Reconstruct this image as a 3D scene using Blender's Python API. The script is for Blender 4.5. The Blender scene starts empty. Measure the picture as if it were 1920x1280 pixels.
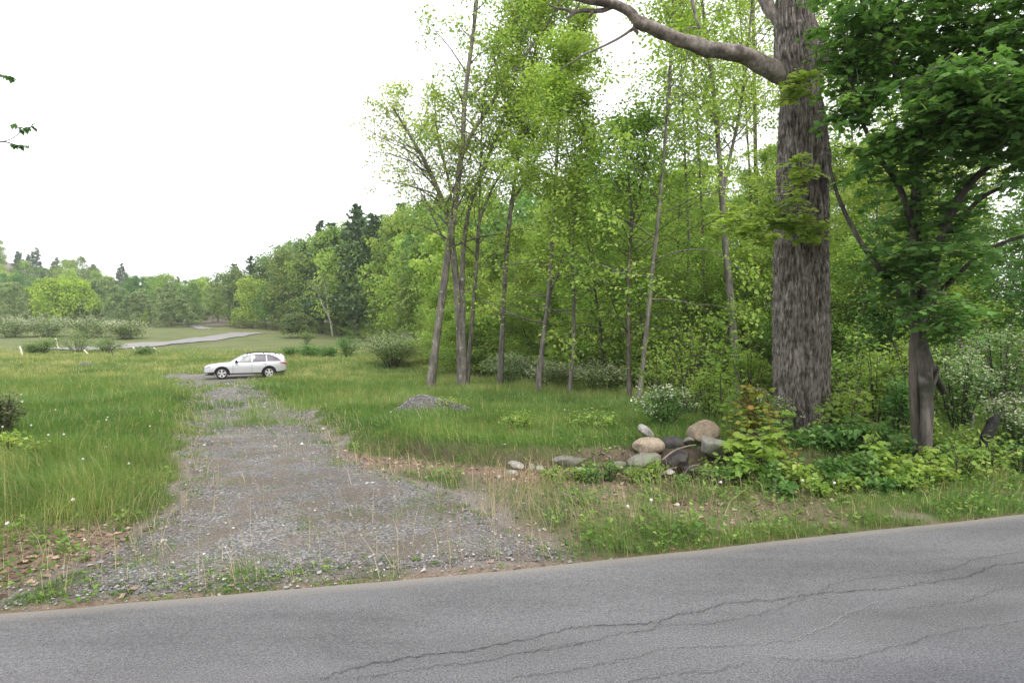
import bpy, bmesh, math, random
import numpy as np
from mathutils import Vector

SC = bpy.context.scene
COL = SC.collection
R = math.radians

# ------------------------------------------------------------------ camera
F = 1080.0                      # focal length in photo pixels (1920 wide)
CAMZ = 1.60
cam_d = bpy.data.cameras.new("camera")
cam = bpy.data.objects.new("camera", cam_d)
COL.objects.link(cam)
cam.location = (0, 0, CAMZ)
cam.rotation_euler = (R(90), 0, 0)
cam_d.sensor_width = 36.0
cam_d.lens = 36.0 * F / 1920.0
cam_d.clip_start = 0.05
cam_d.clip_end = 4000
SC.camera = cam

# ------------------------------------------------------------------ sky, sun, exposure
SUN_EL, SUN_AZ = R(52), R(160)          # azimuth clockwise from +Y
SKY_WHITE = 1.30
world = bpy.data.worlds.new("World")
SC.world = world
world.use_nodes = True
wn = world.node_tree
for n in list(wn.nodes):
    wn.nodes.remove(n)
wo = wn.nodes.new("ShaderNodeOutputWorld")
sky = wn.nodes.new("ShaderNodeTexSky")
sky.sky_type = 'NISHITA'
sky.sun_disc = False
sky.sun_elevation = SUN_EL
sky.sun_rotation = SUN_AZ
sky.air_density = 1.0
sky.dust_density = 4.0
bg1 = wn.nodes.new("ShaderNodeBackground")
bg1.inputs[1].default_value = 0.05
wn.links.new(sky.outputs[0], bg1.inputs[0])
bg2 = wn.nodes.new("ShaderNodeBackground")       # the even white cloud cover
bg2.inputs[0].default_value = (1.0, 0.99, 0.985, 1)
bg2.inputs[1].default_value = SKY_WHITE
addn = wn.nodes.new("ShaderNodeAddShader")
wn.links.new(bg1.outputs[0], addn.inputs[0])
wn.links.new(bg2.outputs[0], addn.inputs[1])
wn.links.new(addn.outputs[0], wo.inputs[0])

sun_d = bpy.data.lights.new("sun", 'SUN')
sun_d.energy = 1.5
sun_d.angle = R(12)
sun_d.color = (1.0, 0.95, 0.87)
sun = bpy.data.objects.new("sun", sun_d)
COL.objects.link(sun)
sv = Vector((math.sin(SUN_AZ) * math.cos(SUN_EL), math.cos(SUN_AZ) * math.cos(SUN_EL), math.sin(SUN_EL)))
sun.rotation_euler = sv.to_track_quat('Z', 'Y').to_euler()

SC.view_settings.view_transform = 'Standard'
SC.view_settings.look = 'None'
SC.view_settings.exposure = 0.45
SC.view_settings.gamma = 1.0
SC.render.engine = 'CYCLES'
SC.cycles.use_denoising = True
try:
    SC.cycles.denoiser = 'OPENIMAGEDENOISE'
except Exception:
    pass
SC.cycles.max_bounces = 6
SC.cycles.diffuse_bounces = 4
SC.cycles.glossy_bounces = 2
SC.cycles.transmission_bounces = 4
SC.cycles.caustics_reflective = False
SC.cycles.caustics_refractive = False

# ------------------------------------------------------------------ noise, helpers
def _h(ix, iy, iz, s):
    n = (ix.astype(np.int64) * 374761393 + iy.astype(np.int64) * 668265263 + iz.astype(np.int64) * 1274126177 + s * 362437) & 0xffffffff
    n = ((n ^ (n >> 13)) * 1103515245) & 0xffffffff
    n = ((n ^ (n >> 16)) * 2246822519) & 0xffffffff
    return ((n ^ (n >> 15)) & 0xffff) / 65535.0

def vnoise(p, s=0):
    """value noise 0..1 at points p (n,3)"""
    p = np.asarray(p, dtype=np.float64)
    i = np.floor(p).astype(np.int64)
    f = p - i
    f = f * f * (3 - 2 * f)
    out = 0
    for dx in (0, 1):
        wx = f[:, 0] if dx else 1 - f[:, 0]
        for dy in (0, 1):
            wy = f[:, 1] if dy else 1 - f[:, 1]
            for dz in (0, 1):
                wz = f[:, 2] if dz else 1 - f[:, 2]
                out = out + wx * wy * wz * _h(i[:, 0] + dx, i[:, 1] + dy, i[:, 2] + dz, s)
    return out

def fbm(p, s=0, o=3):
    a, t, q = 0.5, 0, np.asarray(p, dtype=np.float64)
    tot = 0
    for k in range(o):
        t = t + a * vnoise(q, s + k * 17)
        tot += a
        a *= 0.5
        q = q * 2.03
    return t / tot

def xy3(x, y, sc, z=0.0):
    x = np.asarray(x, float).ravel(); y = np.asarray(y, float).ravel()
    return np.stack([x * sc, y * sc, np.full_like(x, z)], 1)

def sstep(a, b, x):
    t = np.clip((np.asarray(x, float) - a) / (b - a), 0, 1)
    return t * t * (3 - 2 * t)

def P(px, py, Y):
    """photo pixel at depth Y metres -> world point"""
    return np.array([(px - 960) * Y / F, Y, CAMZ - (py - 640) * Y / F])

# ------------------------------------------------------------------ terrain
PY = [-60, 4, 6, 20, 37, 42, 50, 60, 80, 110, 140, 180, 330, 600, 1600]
PZ = [0, 0, 0, -.45, -.80, -.74, -.3, .05, .5, 1.7, 3.7, 6.3, 19, 20, 20]
EDGE_X = [-20, -3, 0, 4.77, 9, 30]          # far edge of the paved road
EDGE_Y = [0.1, 3.33, 3.98, 5.30, 6.6, 14.0]
MND_X = [-2.7, -1.2, 0, 1.3, 2.8, 5, 12, 40]   # foot of the small bank
MND_Y = [9.1, 8.15, 7.55, 7.25, 7.05, 7.3, 9.5, 20]

def road_edge(x):
    return np.interp(x, EDGE_X, EDGE_Y)

def base_h(x, y):
    z = np.interp(y, PY, PZ)
    # the lane keeps level along its own direction: the field starts falling beyond it
    hill = np.clip((-x - 170) * 0.19, 0, 50) * sstep(190, 330, y)
    return z + hill

def terrain(x, y):
    shp = np.shape(x)
    x = np.asarray(x, float).ravel(); y = np.asarray(y, float).ravel()
    z = base_h(x, y)
    re = road_edge(x)
    d = y - re
    # bank on the right of the driveway
    me = np.interp(x, MND_X, MND_Y)
    xdr = np.interp(y, [6, 7.5, 9, 13, 20, 27], [-1.0, -1.6, -2.6, -4.6, -9.0, -12.5])
    m = sstep(0.0, 0.26, y - me + 0.25 * (fbm(xy3(x, y, 1.7), 5) - .5)) * sstep(0, 0.7, x - xdr) * (1 - sstep(11, 19, y))
    z = z + 0.24 * m
    # left field a little above the drive
    xdl = np.interp(y, [3, 5, 7, 9, 13, 20, 27], [-3.4, -3.4, -4.2, -5.1, -7.0, -11.0, -15.5])
    ml = sstep(0, 1.2, xdl - x) * sstep(4.2, 6.5, y) * (1 - sstep(25, 34, y))
    z = z + 0.14 * ml
    r = np.hypot(x, y)
    amp = np.clip(r / 60.0, 0.03, 1.2)
    z = z + sstep(0.2, 2.0, d) * amp * 0.5 * (fbm(xy3(x, y, 0.12), 3) - .5)
    z = z + sstep(0.15, 1.2, d) * 0.10 * (fbm(xy3(x, y, 0.9), 8) - .5) * (1 - sstep(40, 80, y))
    # the bed of the road lies just under its sheet
    z = np.where(d < 0, -0.03, np.where(d < 0.25, -0.03 + 0.03 * d / 0.25 + z * d / 0.25, z))
    return z.reshape(shp)

def gz(x, y):
    return float(terrain(np.array([x]), np.array([y]))[0])

_ys = np.concatenate([np.arange(3, 60, 0.05), np.arange(60, 500, 0.25)])

def gp(px, py):
    """where the line of sight through a photo pixel meets the ground"""
    xs = (px - 960) * _ys / F
    zs = CAMZ - (py - 640) * _ys / F
    t = terrain(xs, _ys)
    k = np.where(zs <= t)[0]
    k = k[0] if len(k) else len(_ys) - 1
    return np.array([xs[k], _ys[k], t[k]])

# ------------------------------------------------------------------ mesh accumulator
class MB:
    def __init__(s):
        s.v, s.f, s.r, s.m, s.sm, s.n = [], [], [], [], [], 0
    def add(s, V, Fa, rnd=0.5, mi=0, smooth=False):
        V = np.asarray(V, float).reshape(-1, 3)
        Fa = np.asarray(Fa, np.int64)
        if len(V) == 0 or len(Fa) == 0:
            return s
        s.v.append(V)
        s.f.append(Fa + s.n)
        s.r.append(np.broadcast_to(np.asarray(rnd, float), (len(V),)))
        s.m.append(np.full(len(Fa), mi)); s.sm.append(np.full(len(Fa), smooth))
        s.n += len(V)
        return s
    def mesh(s, name, mats):
        me = bpy.data.meshes.new(name)
        if s.n == 0:
            return me
        V = np.concatenate(s.v)
        me.vertices.add(len(V)); me.vertices.foreach_set("co", V.astype(np.float32).ravel())
        loops = np.concatenate([f.ravel() for f in s.f]).astype(np.int32)
        tot = np.concatenate([np.full(len(f), f.shape[1]) for f in s.f]).astype(np.int32)
        start = (np.cumsum(tot) - tot).astype(np.int32)
        me.loops.add(len(loops)); me.loops.foreach_set("vertex_index", loops)
        me.polygons.add(len(tot)); me.polygons.foreach_set("loop_start", start)
        me.polygons.foreach_set("loop_total", tot)
        me.polygons.foreach_set("material_index", np.concatenate(s.m).astype(np.int32))
        me.polygons.foreach_set("use_smooth", np.concatenate(s.sm).astype(bool))
        a = me.attributes.new("rnd", 'FLOAT', 'POINT')
        a.data.foreach_set("value", np.concatenate(s.r).astype(np.float32))
        for m in (mats if isinstance(mats, (list, tuple)) else [mats]):
            me.materials.append(m)
        me.update(calc_edges=True)
        return me
    def obj(s, name, mats, parent=None, loc=None):
        o = bpy.data.objects.new(name, s.mesh(name, mats))
        COL.objects.link(o)
        if parent is not None:
            o.parent = parent
        if loc is not None:
            o.location = loc
        return o

def tag(o, label=None, cat=None, group=None, kind=None):
    for k, v in (("label", label), ("category", cat), ("group", group), ("kind", kind)):
        if v:
            o[k] = v
    return o

def thing(name, label, cat, loc=(0, 0, 0), group=None, rz=0.0):
    o = bpy.data.objects.new(name, None)
    o.empty_display_size = 0.2
    COL.objects.link(o)
    o.location = tuple(float(c) for c in loc); o.rotation_euler = (0, 0, rz)
    return tag(o, label, cat, group)

def copy_tree(o, loc, rz=0.0, sc=1.0, label=None, tilt=0.0):
    c = o.copy(); COL.objects.link(c)
    c.location = tuple(float(q) for q in loc); c.rotation_euler = (tilt, 0, rz)
    c.scale = (sc, sc, sc) if np.isscalar(sc) else tuple(sc)
    if label:
        c["label"] = label
    for ch in o.children:
        d = ch.copy(); COL.objects.link(d); d.parent = c
        for g in ch.children:
            e = g.copy(); COL.objects.link(e); e.parent = d
    return c

def unit(v):
    v = np.asarray(v, float)
    return v / (np.linalg.norm(v, axis=-1, keepdims=True) + 1e-9)

def tube(mb, pts, rad, n=6, rnd=0.5, mi=0, cap=True, wob=0.0, seed=0):
    pts = np.asarray(pts, float); rad = np.asarray(rad, float)
    k = len(pts)
    t = unit(np.gradient(pts, axis=0))
    m = unit(pts[-1] - pts[0])
    ref = np.array([1.0, 0, 0]) if abs(m[0]) < 0.8 else np.array([0, 1.0, 0])
    u = unit(np.cross(t, ref)); w = np.cross(t, u)
    a = np.arange(n) * 2 * np.pi / n
    rr = np.repeat(rad[:, None], n, 1)
    if wob:
        q = np.stack([np.cos(a)[None, :] * 1.3 + seed + 0 * rr, np.sin(a)[None, :] * 1.3 + 0 * rr, np.repeat((np.arange(k) * .45)[:, None], n, 1)], -1).reshape(-1, 3)
        rr = rr * (1 + wob * (fbm(q, seed) - .5).reshape(k, n))
    V = pts[:, None, :] + rr[..., None] * (np.cos(a)[None, :, None] * u[:, None, :] + np.sin(a)[None, :, None] * w[:, None, :])
    V = V.reshape(-1, 3)
    i = np.arange(k - 1)[:, None] * n; j = np.arange(n)[None, :]; j2 = (j + 1) % n
    Fq = np.stack([i + j, i + j2, i + n + j2, i + n + j], -1).reshape(-1, 4)
    mb.add(V, Fq, rnd, mi, True)
    if cap:
        c = np.concatenate([V[-n:], pts[-1:] + t[-1:] * rad[-1] * .6])
        mb.add(c, [[q, (q + 1) % n, n] for q in range(n)], rnd, mi, True)
    return mb

def spline(pts, k):
    """Catmull-Rom through pts -> k points; works on any number of columns"""
    pts = np.asarray(pts, float)
    q = np.vstack([2 * pts[0] - pts[1], pts, 2 * pts[-1] - pts[-2]])
    u = np.linspace(0, len(pts) - 1 - 1e-6, k)
    i = u.astype(int); f = (u - i)[:, None]
    a, b, c, d = q[i], q[i + 1], q[i + 2], q[i + 3]
    return 0.5 * (2 * b + (c - a) * f + (2 * a - 5 * b + 4 * c - d) * f ** 2 + (3 * b - a - 3 * c + d) * f ** 3)

# leaf templates: columns = along, across, up  (unit leaf, stalk at the origin)
T_LEAF = (np.array([[0, 0, 0], [.32, -.36, .08], [1, 0, -.06], [.32, .36, .08], [.45, 0, -.03]]), np.array([[0, 1, 4], [1, 2, 4], [2, 3, 4], [3, 0, 4]]))
T_DIA = (np.array([[0, 0, 0], [.42, -.36, .07], [1, 0, 0], [.42, .36, .07]]), np.array([[0, 1, 2], [0, 2, 3]]))
_h_ = [(-.02, .04), (-.10, .22), (.06, .40), (.22, .36), (.40, .60), (.52, .34), (.68, .30), (.66, .15), (1.0, 0)]
_o = [(0, 0)] + [(a, b) for a, b in _h_] + [(a, -b) for a, b in _h_[-2::-1]]
_mv = np.array([[.34, 0, -.05]] + [[a, b, .05 - .28 * abs(b) ** 1.5 - .10 * a * a] for a, b in _o])
_k = len(_o)
T_MAPLE = (_mv, np.array([[0, 1 + q, 1 + (q + 1) % _k] for q in range(_k)]))
T_NEEDLE = (np.array([[0, -.06, 0], [0, .06, 0], [.6, -.13, -.03], [.6, .13, -.03], [1, 0, -.10]]), np.array([[0, 2, 3], [0, 3, 1], [2, 4, 3]]))

def leaves(mb, pos, d, nrm, size, rnd, tpl=T_DIA, mi=0, aspect=1.0):
    pos = np.asarray(pos, float); n = len(pos)
    if n == 0:
        return
    d = unit(d); s = unit(np.cross(nrm, d)); u = np.cross(d, s)
    size = np.broadcast_to(np.asarray(size, float), (n,))
    T, Ft = tpl
    V = pos[:, None, :] + size[:, None, None] * (T[None, :, 0, None] * d[:, None, :] + aspect * T[None, :, 1, None] * s[:, None, :] + T[None, :, 2, None] * u[:, None, :])
    k = len(T)
    Fa = (Ft[None] + (np.arange(n) * k)[:, None, None]).reshape(-1, Ft.shape[1])
    mb.add(V.reshape(-1, 3), Fa, np.repeat(np.broadcast_to(rnd, (n,)), k), mi, False)

def rdirs(rng, n, flat=1.0):
    a = rng.uniform(0, 2 * np.pi, n)
    z = rng.uniform(-1, 1, n) * flat
    return unit(np.stack([np.cos(a), np.sin(a), z], 1))

# ------------------------------------------------------------------ materials
def nodes(name):
    m = bpy.data.materials.new(name); m.use_nodes = True
    t = m.node_tree
    for n in list(t.nodes):
        t.nodes.remove(n)
    out = t.nodes.new("ShaderNodeOutputMaterial")
    return m, t, out

def N(t, typ, **kw):
    n = t.nodes.new(typ)
    for k, v in kw.items():
        if k.startswith("i_"):
            key = k[2:]
            n.inputs[int(key) if key.isdigit() else key.replace("_", " ")].default_value = v
        else:
            setattr(n, k, v)
    return n

def ramp(t, stops, src=None):
    r = t.nodes.new("ShaderNodeValToRGB")
    e = r.color_ramp.elements
    while len(e) < len(stops):
        e.new(0.5)
    for q, (p, c) in zip(e, stops):
        q.position = p
        q.color = (c, c, c, 1) if np.isscalar(c) else (c[0], c[1], c[2], 1)
    if src is not None:
        t.links.new(src, r.inputs[0])
    return r.outputs[0]

def mixc(t, fac, a, b, mode='MIX'):
    m = t.nodes.new("ShaderNodeMix"); m.data_type = 'RGBA'; m.blend_type = mode
    for sock, v in ((m.inputs[0], fac), (m.inputs[6], a), (m.inputs[7], b)):
        if isinstance(v, bpy.types.NodeSocket):
            t.links.new(v, sock)
        elif np.isscalar(v):
            sock.default_value = v
        else:
            sock.default_value = (*v[:3], 1)
    return m.outputs[2]

def noise(t, scale, detail=3, vec=None, rough=.55, stretch=None):
    n = N(t, "ShaderNodeTexNoise", i_Scale=scale, i_Detail=detail, i_Roughness=rough)
    if vec is None:
        g = t.nodes.new("ShaderNodeNewGeometry"); vec = g.outputs["Position"]
    if stretch:
        mp = N(t, "ShaderNodeMapping"); mp.inputs["Scale"].default_value = stretch
        t.links.new(vec, mp.inputs[0]); vec = mp.outputs[0]
    t.links.new(vec, n.inputs["Vector"])
    return n.outputs[0]

def attr(t, name="rnd"):
    a = t.nodes.new("ShaderNodeAttribute"); a.attribute_name = name
    return a.outputs["Fac"]

def leaf_mat(name, stops, transl=0.45, patch=0.5, hue=0.02, rough=.5, tint=(1.18, 1.15, .72), spec=.25, k=1.75):
    """two-sided leaf: reflects, and lets some light through"""
    m, t, out = nodes(name)
    # half of what a leaf returns is reflected and half shines through, so the mixed colour is their sum
    c = ramp(t, [(q, tuple(min(v * k, .8) for v in cc)) for q, cc in stops], attr(t))
    g = t.nodes.new("ShaderNodeObjectInfo")
    hs = t.nodes.new("ShaderNodeHueSaturation")
    mr = N(t, "ShaderNodeMapRange"); t.links.new(g.outputs["Random"], mr.inputs[0])
    mr.inputs[3].default_value = .5 - hue; mr.inputs[4].default_value = .5 + hue
    mv = N(t, "ShaderNodeMapRange"); nz = noise(t, patch, 2)
    t.links.new(nz, mv.inputs[0]); mv.inputs[1].default_value = .3; mv.inputs[2].default_value = .7
    mv.inputs[3].default_value = .8; mv.inputs[4].default_value = 1.2
    t.links.new(mr.outputs[0], hs.inputs["Hue"]); t.links.new(mv.outputs[0], hs.inputs["Value"])
    t.links.new(c, hs.inputs["Color"])
    p = N(t, "ShaderNodeBsdfPrincipled", i_Roughness=rough); p.inputs["Specular IOR Level"].default_value = spec
    t.links.new(hs.outputs[0], p.inputs["Base Color"])
    tr = t.nodes.new("ShaderNodeBsdfTranslucent")
    tc = mixc(t, 1.0, hs.outputs[0], tint, 'MULTIPLY'); t.links.new(tc, tr.inputs[0])
    mx = t.nodes.new("ShaderNodeMixShader"); mx.inputs[0].default_value = transl
    t.links.new(p.outputs[0], mx.inputs[1]); t.links.new(tr.outputs[0], mx.inputs[2])
    t.links.new(mx.outputs[0], out.inputs[0])
    return m

def bark_mat(name, stops, scale=6.0, stretch=(1, 1, .12), bump=.5, spots=None, moss=None, dist=.02):
    m, t, out = nodes(name)
    co = t.nodes.new("ShaderNodeTexCoord").outputs["Object"]
    n1 = noise(t, scale, 5, co, .65, stretch)
    n2 = noise(t, scale * .25, 3, co, .5)
    c = ramp(t, stops, n1)
    v = ramp(t, [(.3, .72), (.7, 1.2)], n2)
    c = mixc(t, 1.0, c, v, 'MULTIPLY')
    if spots:
        s = noise(t, spots[0], 3, co, .6)
        c = mixc(t, ramp(t, [(spots[1], 0.0), (spots[1] + .06, 1.0)], s), c, spots[2])
    if moss:
        s = noise(t, moss[0], 4, co, .6)
        c = mixc(t, ramp(t, [(moss[1], 0.0), (moss[1] + .12, 1.0)], s), c, moss[2])
    p = N(t, "ShaderNodeBsdfPrincipled", i_Roughness=.9); p.inputs["Specular IOR Level"].default_value = .15
    t.links.new(c, p.inputs["Base Color"])
    b = N(t, "ShaderNodeBump", i_Strength=bump, i_Distance=dist)
    t.links.new(n1, b.inputs["Height"]); t.links.new(b.outputs[0], p.inputs["Normal"])
    t.links.new(p.outputs[0], out.inputs[0])
    return m

def plain_mat(name, col, rough=.6, metal=0.0, var=.15, scale=8.0, bump=0.0, spec=.4, coat=0.0, spread=None):
    m, t, out = nodes(name)
    co = t.nodes.new("ShaderNodeTexCoord").outputs["Object"]
    nz = noise(t, scale, 4, co, .6)
    c = mixc(t, 1.0, col, ramp(t, [(.3, 1 - var), (.7, 1 + var)], nz), 'MULTIPLY')
    p = N(t, "ShaderNodeBsdfPrincipled", i_Roughness=rough, i_Metallic=metal)
    p.inputs["Specular IOR Level"].default_value = spec
    p.inputs["Coat Weight"].default_value = coat
    t.links.new(c, p.inputs["Base Color"])
    if bump:
        b = N(t, "ShaderNodeBump", i_Strength=bump, i_Distance=.02)
        t.links.new(nz, b.inputs["Height"]); t.links.new(b.outputs[0], p.inputs["Normal"])
    t.links.new(p.outputs[0], out.inputs[0])
    return m
# ================================================================== ground, road, drive, grass
rng = np.random.default_rng(7)

DL_Y = [3.0, 3.46, 4.43, 5.76, 7.85, 12.9, 24.7, 30, 40.5]
DL_X = [-3.3, -3.2, -2.9, -3.25, -4.45, -7.0, -13.7, -17.6, -24.3]
DR_Y = [3.0, 4.2, 4.8, 5.96, 7.2, 9.1, 15.4, 24.7, 30, 40.5]
DR_X = [.75, .5, .1, -.5, -1.6, -2.7, -5.7, -10.9, -13.6, -17.8]
FX_Y = [-5, 8, 10, 13, 20, 27, 43, 72, 105, 125, 150, 180, 260, 500]
FX_X = [60, 24, 19, 13, 8, 4, -4.5, -9.5, -24, -36, -58, -93, -190, -500]

def forest_in(x, y):
    """metres inside the wood's edge (>0 inside)"""
    return np.asarray(x) - np.interp(y, FX_Y, FX_X)

def drive_d(x, y, amp=0.5):
    """metres inside the gravel drive (>0 inside)"""
    x = np.asarray(x, float).ravel(); y = np.asarray(y, float).ravel()
    a = np.minimum(x - np.interp(y, DL_Y, DL_X), np.interp(y, DR_Y, DR_X) - x)
    a = np.minimum(a, 40.3 - y)
    a = np.minimum(a, (y - road_edge(x) - .10) * 1.0)
    n = amp * (fbm(xy3(x, y, 1.6), 31, 4) - .5) * np.clip(y / 6, .6, 3)
    return a + n

def masks(x, y):
    x = np.asarray(x, float).ravel(); y = np.asarray(y, float).ravel()
    d = y - road_edge(x)
    dd = drive_d(x, y)
    me = np.interp(x, MND_X, MND_Y)
    n1 = fbm(xy3(x, y, 1.1), 41, 3); n2 = fbm(xy3(x, y, .35), 43, 3)
    left = sstep(-.1, .5, np.interp(y, DL_Y, DL_X) - x)
    # leaf litter: left shoulder, foot of the bank, verge on the right
    lit = left * (1 - sstep(1.2, 2.7, d + (n1 - .5) * 2.2)) * sstep(.1, .4, d)
    foot = np.exp(-((y - me + .50) / .46) ** 2) * sstep(-3.2, -2.0, x) * (1 - sstep(4, 6, x))
    apron = (1 - .75 * sstep(2.4, 3.6, x)) * sstep(.2, 1.4, x) * (1 - sstep(0, .4, y - me)) * sstep(.15, .5, d) * .75
    lit = np.clip(np.maximum(np.maximum(lit, foot), apron) * (.55 + .9 * n1), 0, 1)
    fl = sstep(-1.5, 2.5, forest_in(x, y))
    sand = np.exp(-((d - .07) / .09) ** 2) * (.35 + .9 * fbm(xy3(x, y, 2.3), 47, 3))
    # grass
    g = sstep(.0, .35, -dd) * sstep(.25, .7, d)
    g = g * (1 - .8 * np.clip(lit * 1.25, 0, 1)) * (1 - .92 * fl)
    strip = np.exp(-((x - (np.interp(y, DL_Y, DL_X) * .48 + np.interp(y, DR_Y, DR_X) * .52)) / (.075 * y ** .8)) ** 2) * sstep(7.5, 11, y) * (1 - sstep(26, 30, y)) * sstep(.36, .62, n2)
    strip2 = sstep(12, 15, y) * (1 - sstep(24, 28, y)) * sstep(.5, .62, n1) * .14
    n3 = fbm(xy3(x, y, 3.4), 83, 3)
    tuft = sstep(.52, .66, n3) * sstep(.36, .56, n1) * .75
    g = np.where(dd > 0, np.maximum(strip * .5, strip2) + tuft, g)
    g = np.where(dd > 0, g + sstep(.8, .0, dd) * .42 * sstep(.38, .55, n3), g)
    g = np.where((dd <= 0) & (d > 0) & (d < 1.2) & (x > .0), np.maximum(g, .95 * sstep(.0, .15, d) * sstep(.28, .45, n1) * sstep(.0, 1.6, x + 1.2 * (n2 - .5))), g)
    # the trampled apron between the drive and the boulders is mostly straw and dirt
    g = np.where((x > -.6) & (x < 3.2) & (y < me + .05) & (d > .55), g * (.30 + .5 * sstep(.5, .62, n2)), g)
    g = np.where((x > 1.2) & (d > .35) & (d < 1.9), np.maximum(g, .42 * sstep(.30, .5, n2)), g)
    g = np.where((dd > 0) & (d < .7), np.maximum(g, .16 * sstep(.45, .6, n1)), g)
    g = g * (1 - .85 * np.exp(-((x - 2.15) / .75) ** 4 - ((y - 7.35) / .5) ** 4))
    return d, dd, lit, fl, sand, np.clip(g, 0, 1), n1, n2

def polar_grid():
    a = np.concatenate([np.arange(-180, -62, 4), np.arange(-62, 62, .36), np.arange(62, 180, 4)]) * np.pi / 180
    r = 0.45 * 1.0185 ** np.arange(0, 400)
    rr, aa = np.meshgrid(r, a, indexing='ij')
    return rr * np.sin(aa), rr * np.cos(aa), len(r), len(a)

GX, GY, NR, NA = polar_grid()
_gz = terrain(GX, GY)
gx, gy, gzz = GX.ravel(), GY.ravel(), _gz.ravel()
gd, gdd, glit, gfl, gsand, ggr, _n1, _n2 = masks(gx, gy)
i = np.arange(NR - 1)[:, None] * NA; j = np.arange(NA)[None, :]; j2 = (j + 1) % NA
QF = np.stack([i + j, i + j2, i + NA + j2, i + NA + j], -1).reshape(-1, 4)[:, ::-1]

gm, t, out = nodes("soil_and_turf")
g_grass, g_lit, g_floor, g_sand, g_far = (attr(t, k) for k in ("grass", "litter", "floor", "sand", "far"))
nf = noise(t, 45, 4, rough=.7); nm = noise(t, 3.5, 4); nl = noise(t, .22, 4); ns = noise(t, 130, 2)
dirt = ramp(t, [(.25, (.10, .082, .066)), (.5, (.20, .165, .135)), (.75, (.33, .285, .245))], nf)
turf = ramp(t, [(.3, (.03, .052, .016)), (.5, (.058, .095, .027)), (.7, (.09, .13, .042))], nf)
turf = mixc(t, ramp(t, [(.40, 0), (.62, .6)], nm), turf, (.13, .13, .055))
mead = ramp(t, [(.3, (.08, .115, .04)), (.5, (.115, .15, .055)), (.7, (.15, .17, .075))], nl)
mead = mixc(t, ramp(t, [(.35, 0), (.7, .5)], nm), mead, (.17, .18, .085))
litc = ramp(t, [(.25, (.09, .06, .045)), (.5, (.22, .15, .115)), (.75, (.40, .30, .24))], nf)
flr = ramp(t, [(.3, (.04, .034, .022)), (.55, (.075, .07, .036)), (.75, (.075, .11, .035))], nm)  # wood floor tones kept dark: canopy shade put into the colour
sandc = ramp(t, [(.3, (.13, .085, .05)), (.7, (.28, .20, .125))], nf)
c = mixc(t, g_grass, dirt, turf)
mead = mixc(t, ramp(t, [(.52, 0), (.62, .55)], noise(t, .09, 4)), mead, (.19, .165, .085))
c = mixc(t, g_far, c, mead)
c = mixc(t, g_lit, c, litc)
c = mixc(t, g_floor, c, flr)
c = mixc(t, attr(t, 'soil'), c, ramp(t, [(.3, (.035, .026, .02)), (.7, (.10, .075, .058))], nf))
c = mixc(t, attr(t, 'stone'), c, ramp(t, [(.3, (.10, .095, .09)), (.5, (.20, .19, .185)), (.7, (.34, .325, .31))], noise(t, 60, 4, rough=.8)))
c = mixc(t, g_sand, c, sandc)
p = N(t, "ShaderNodeBsdfPrincipled", i_Roughness=.95); p.inputs["Specular IOR Level"].default_value = .1
t.links.new(c, p.inputs["Base Color"])
b = N(t, "ShaderNodeBump", i_Strength=.8, i_Distance=.03); t.links.new(nf, b.inputs["Height"]); t.links.new(b.outputs[0], p.inputs["Normal"])
t.links.new(p.outputs[0], out.inputs[0])

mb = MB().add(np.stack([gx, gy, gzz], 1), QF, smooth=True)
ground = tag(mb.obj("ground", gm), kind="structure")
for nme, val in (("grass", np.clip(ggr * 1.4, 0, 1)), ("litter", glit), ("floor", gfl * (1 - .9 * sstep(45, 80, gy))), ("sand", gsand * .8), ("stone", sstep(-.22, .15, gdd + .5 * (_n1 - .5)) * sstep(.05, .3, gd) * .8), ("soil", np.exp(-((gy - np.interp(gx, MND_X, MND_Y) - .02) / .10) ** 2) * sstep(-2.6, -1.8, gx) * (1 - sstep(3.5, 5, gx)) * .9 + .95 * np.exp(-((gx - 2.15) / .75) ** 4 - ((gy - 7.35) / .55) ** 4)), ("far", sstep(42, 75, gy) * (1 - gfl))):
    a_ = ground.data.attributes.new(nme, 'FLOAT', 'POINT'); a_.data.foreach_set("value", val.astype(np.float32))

# ---------------- gravel drive
gvm, t, out = nodes("crushed_gravel")
gpos = t.nodes.new("ShaderNodeNewGeometry").outputs["Position"]
vo = N(t, "ShaderNodeTexVoronoi", i_Scale=62.0); t.links.new(gpos, vo.inputs["Vector"])
vo2 = N(t, "ShaderNodeTexVoronoi", i_Scale=130.0); t.links.new(gpos, vo2.inputs["Vector"])
sepc = t.nodes.new("ShaderNodeSeparateColor"); t.links.new(vo.outputs["Color"], sepc.inputs[0])
c = ramp(t, [(.0, (.10, .098, .10)), (.45, (.20, .196, .198)), (.85, (.31, .302, .298)), (1, (.48, .47, .45))], sepc.outputs[0])
c = mixc(t, ramp(t, [(.40, 0), (.60, .75)], noise(t, 2.2, 5, rough=.65)), c, ramp(t, [(.3, (.13, .105, .08)), (.7, (.27, .225, .18))], noise(t, 60, 3)))
c = mixc(t, 1.0, c, ramp(t, [(.3, .8), (.7, 1.15)], noise(t, .8, 3)), 'MULTIPLY')
p = N(t, "ShaderNodeBsdfPrincipled", i_Roughness=.9); p.inputs["Specular IOR Level"].default_value = .2
t.links.new(c, p.inputs["Base Color"])
sm = t.nodes.new("ShaderNodeMath"); sm.operation = 'ADD'; t.links.new(vo.outputs["Distance"], sm.inputs[0]); t.links.new(vo2.outputs["Distance"], sm.inputs[1])
b = N(t, "ShaderNodeBump", i_Strength=.9, i_Distance=.018); b.invert = True
t.links.new(sm.outputs[0], b.inputs["Height"]); t.links.new(b.outputs[0], p.inputs["Normal"])
t.links.new(p.outputs[0], out.inputs[0])
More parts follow.
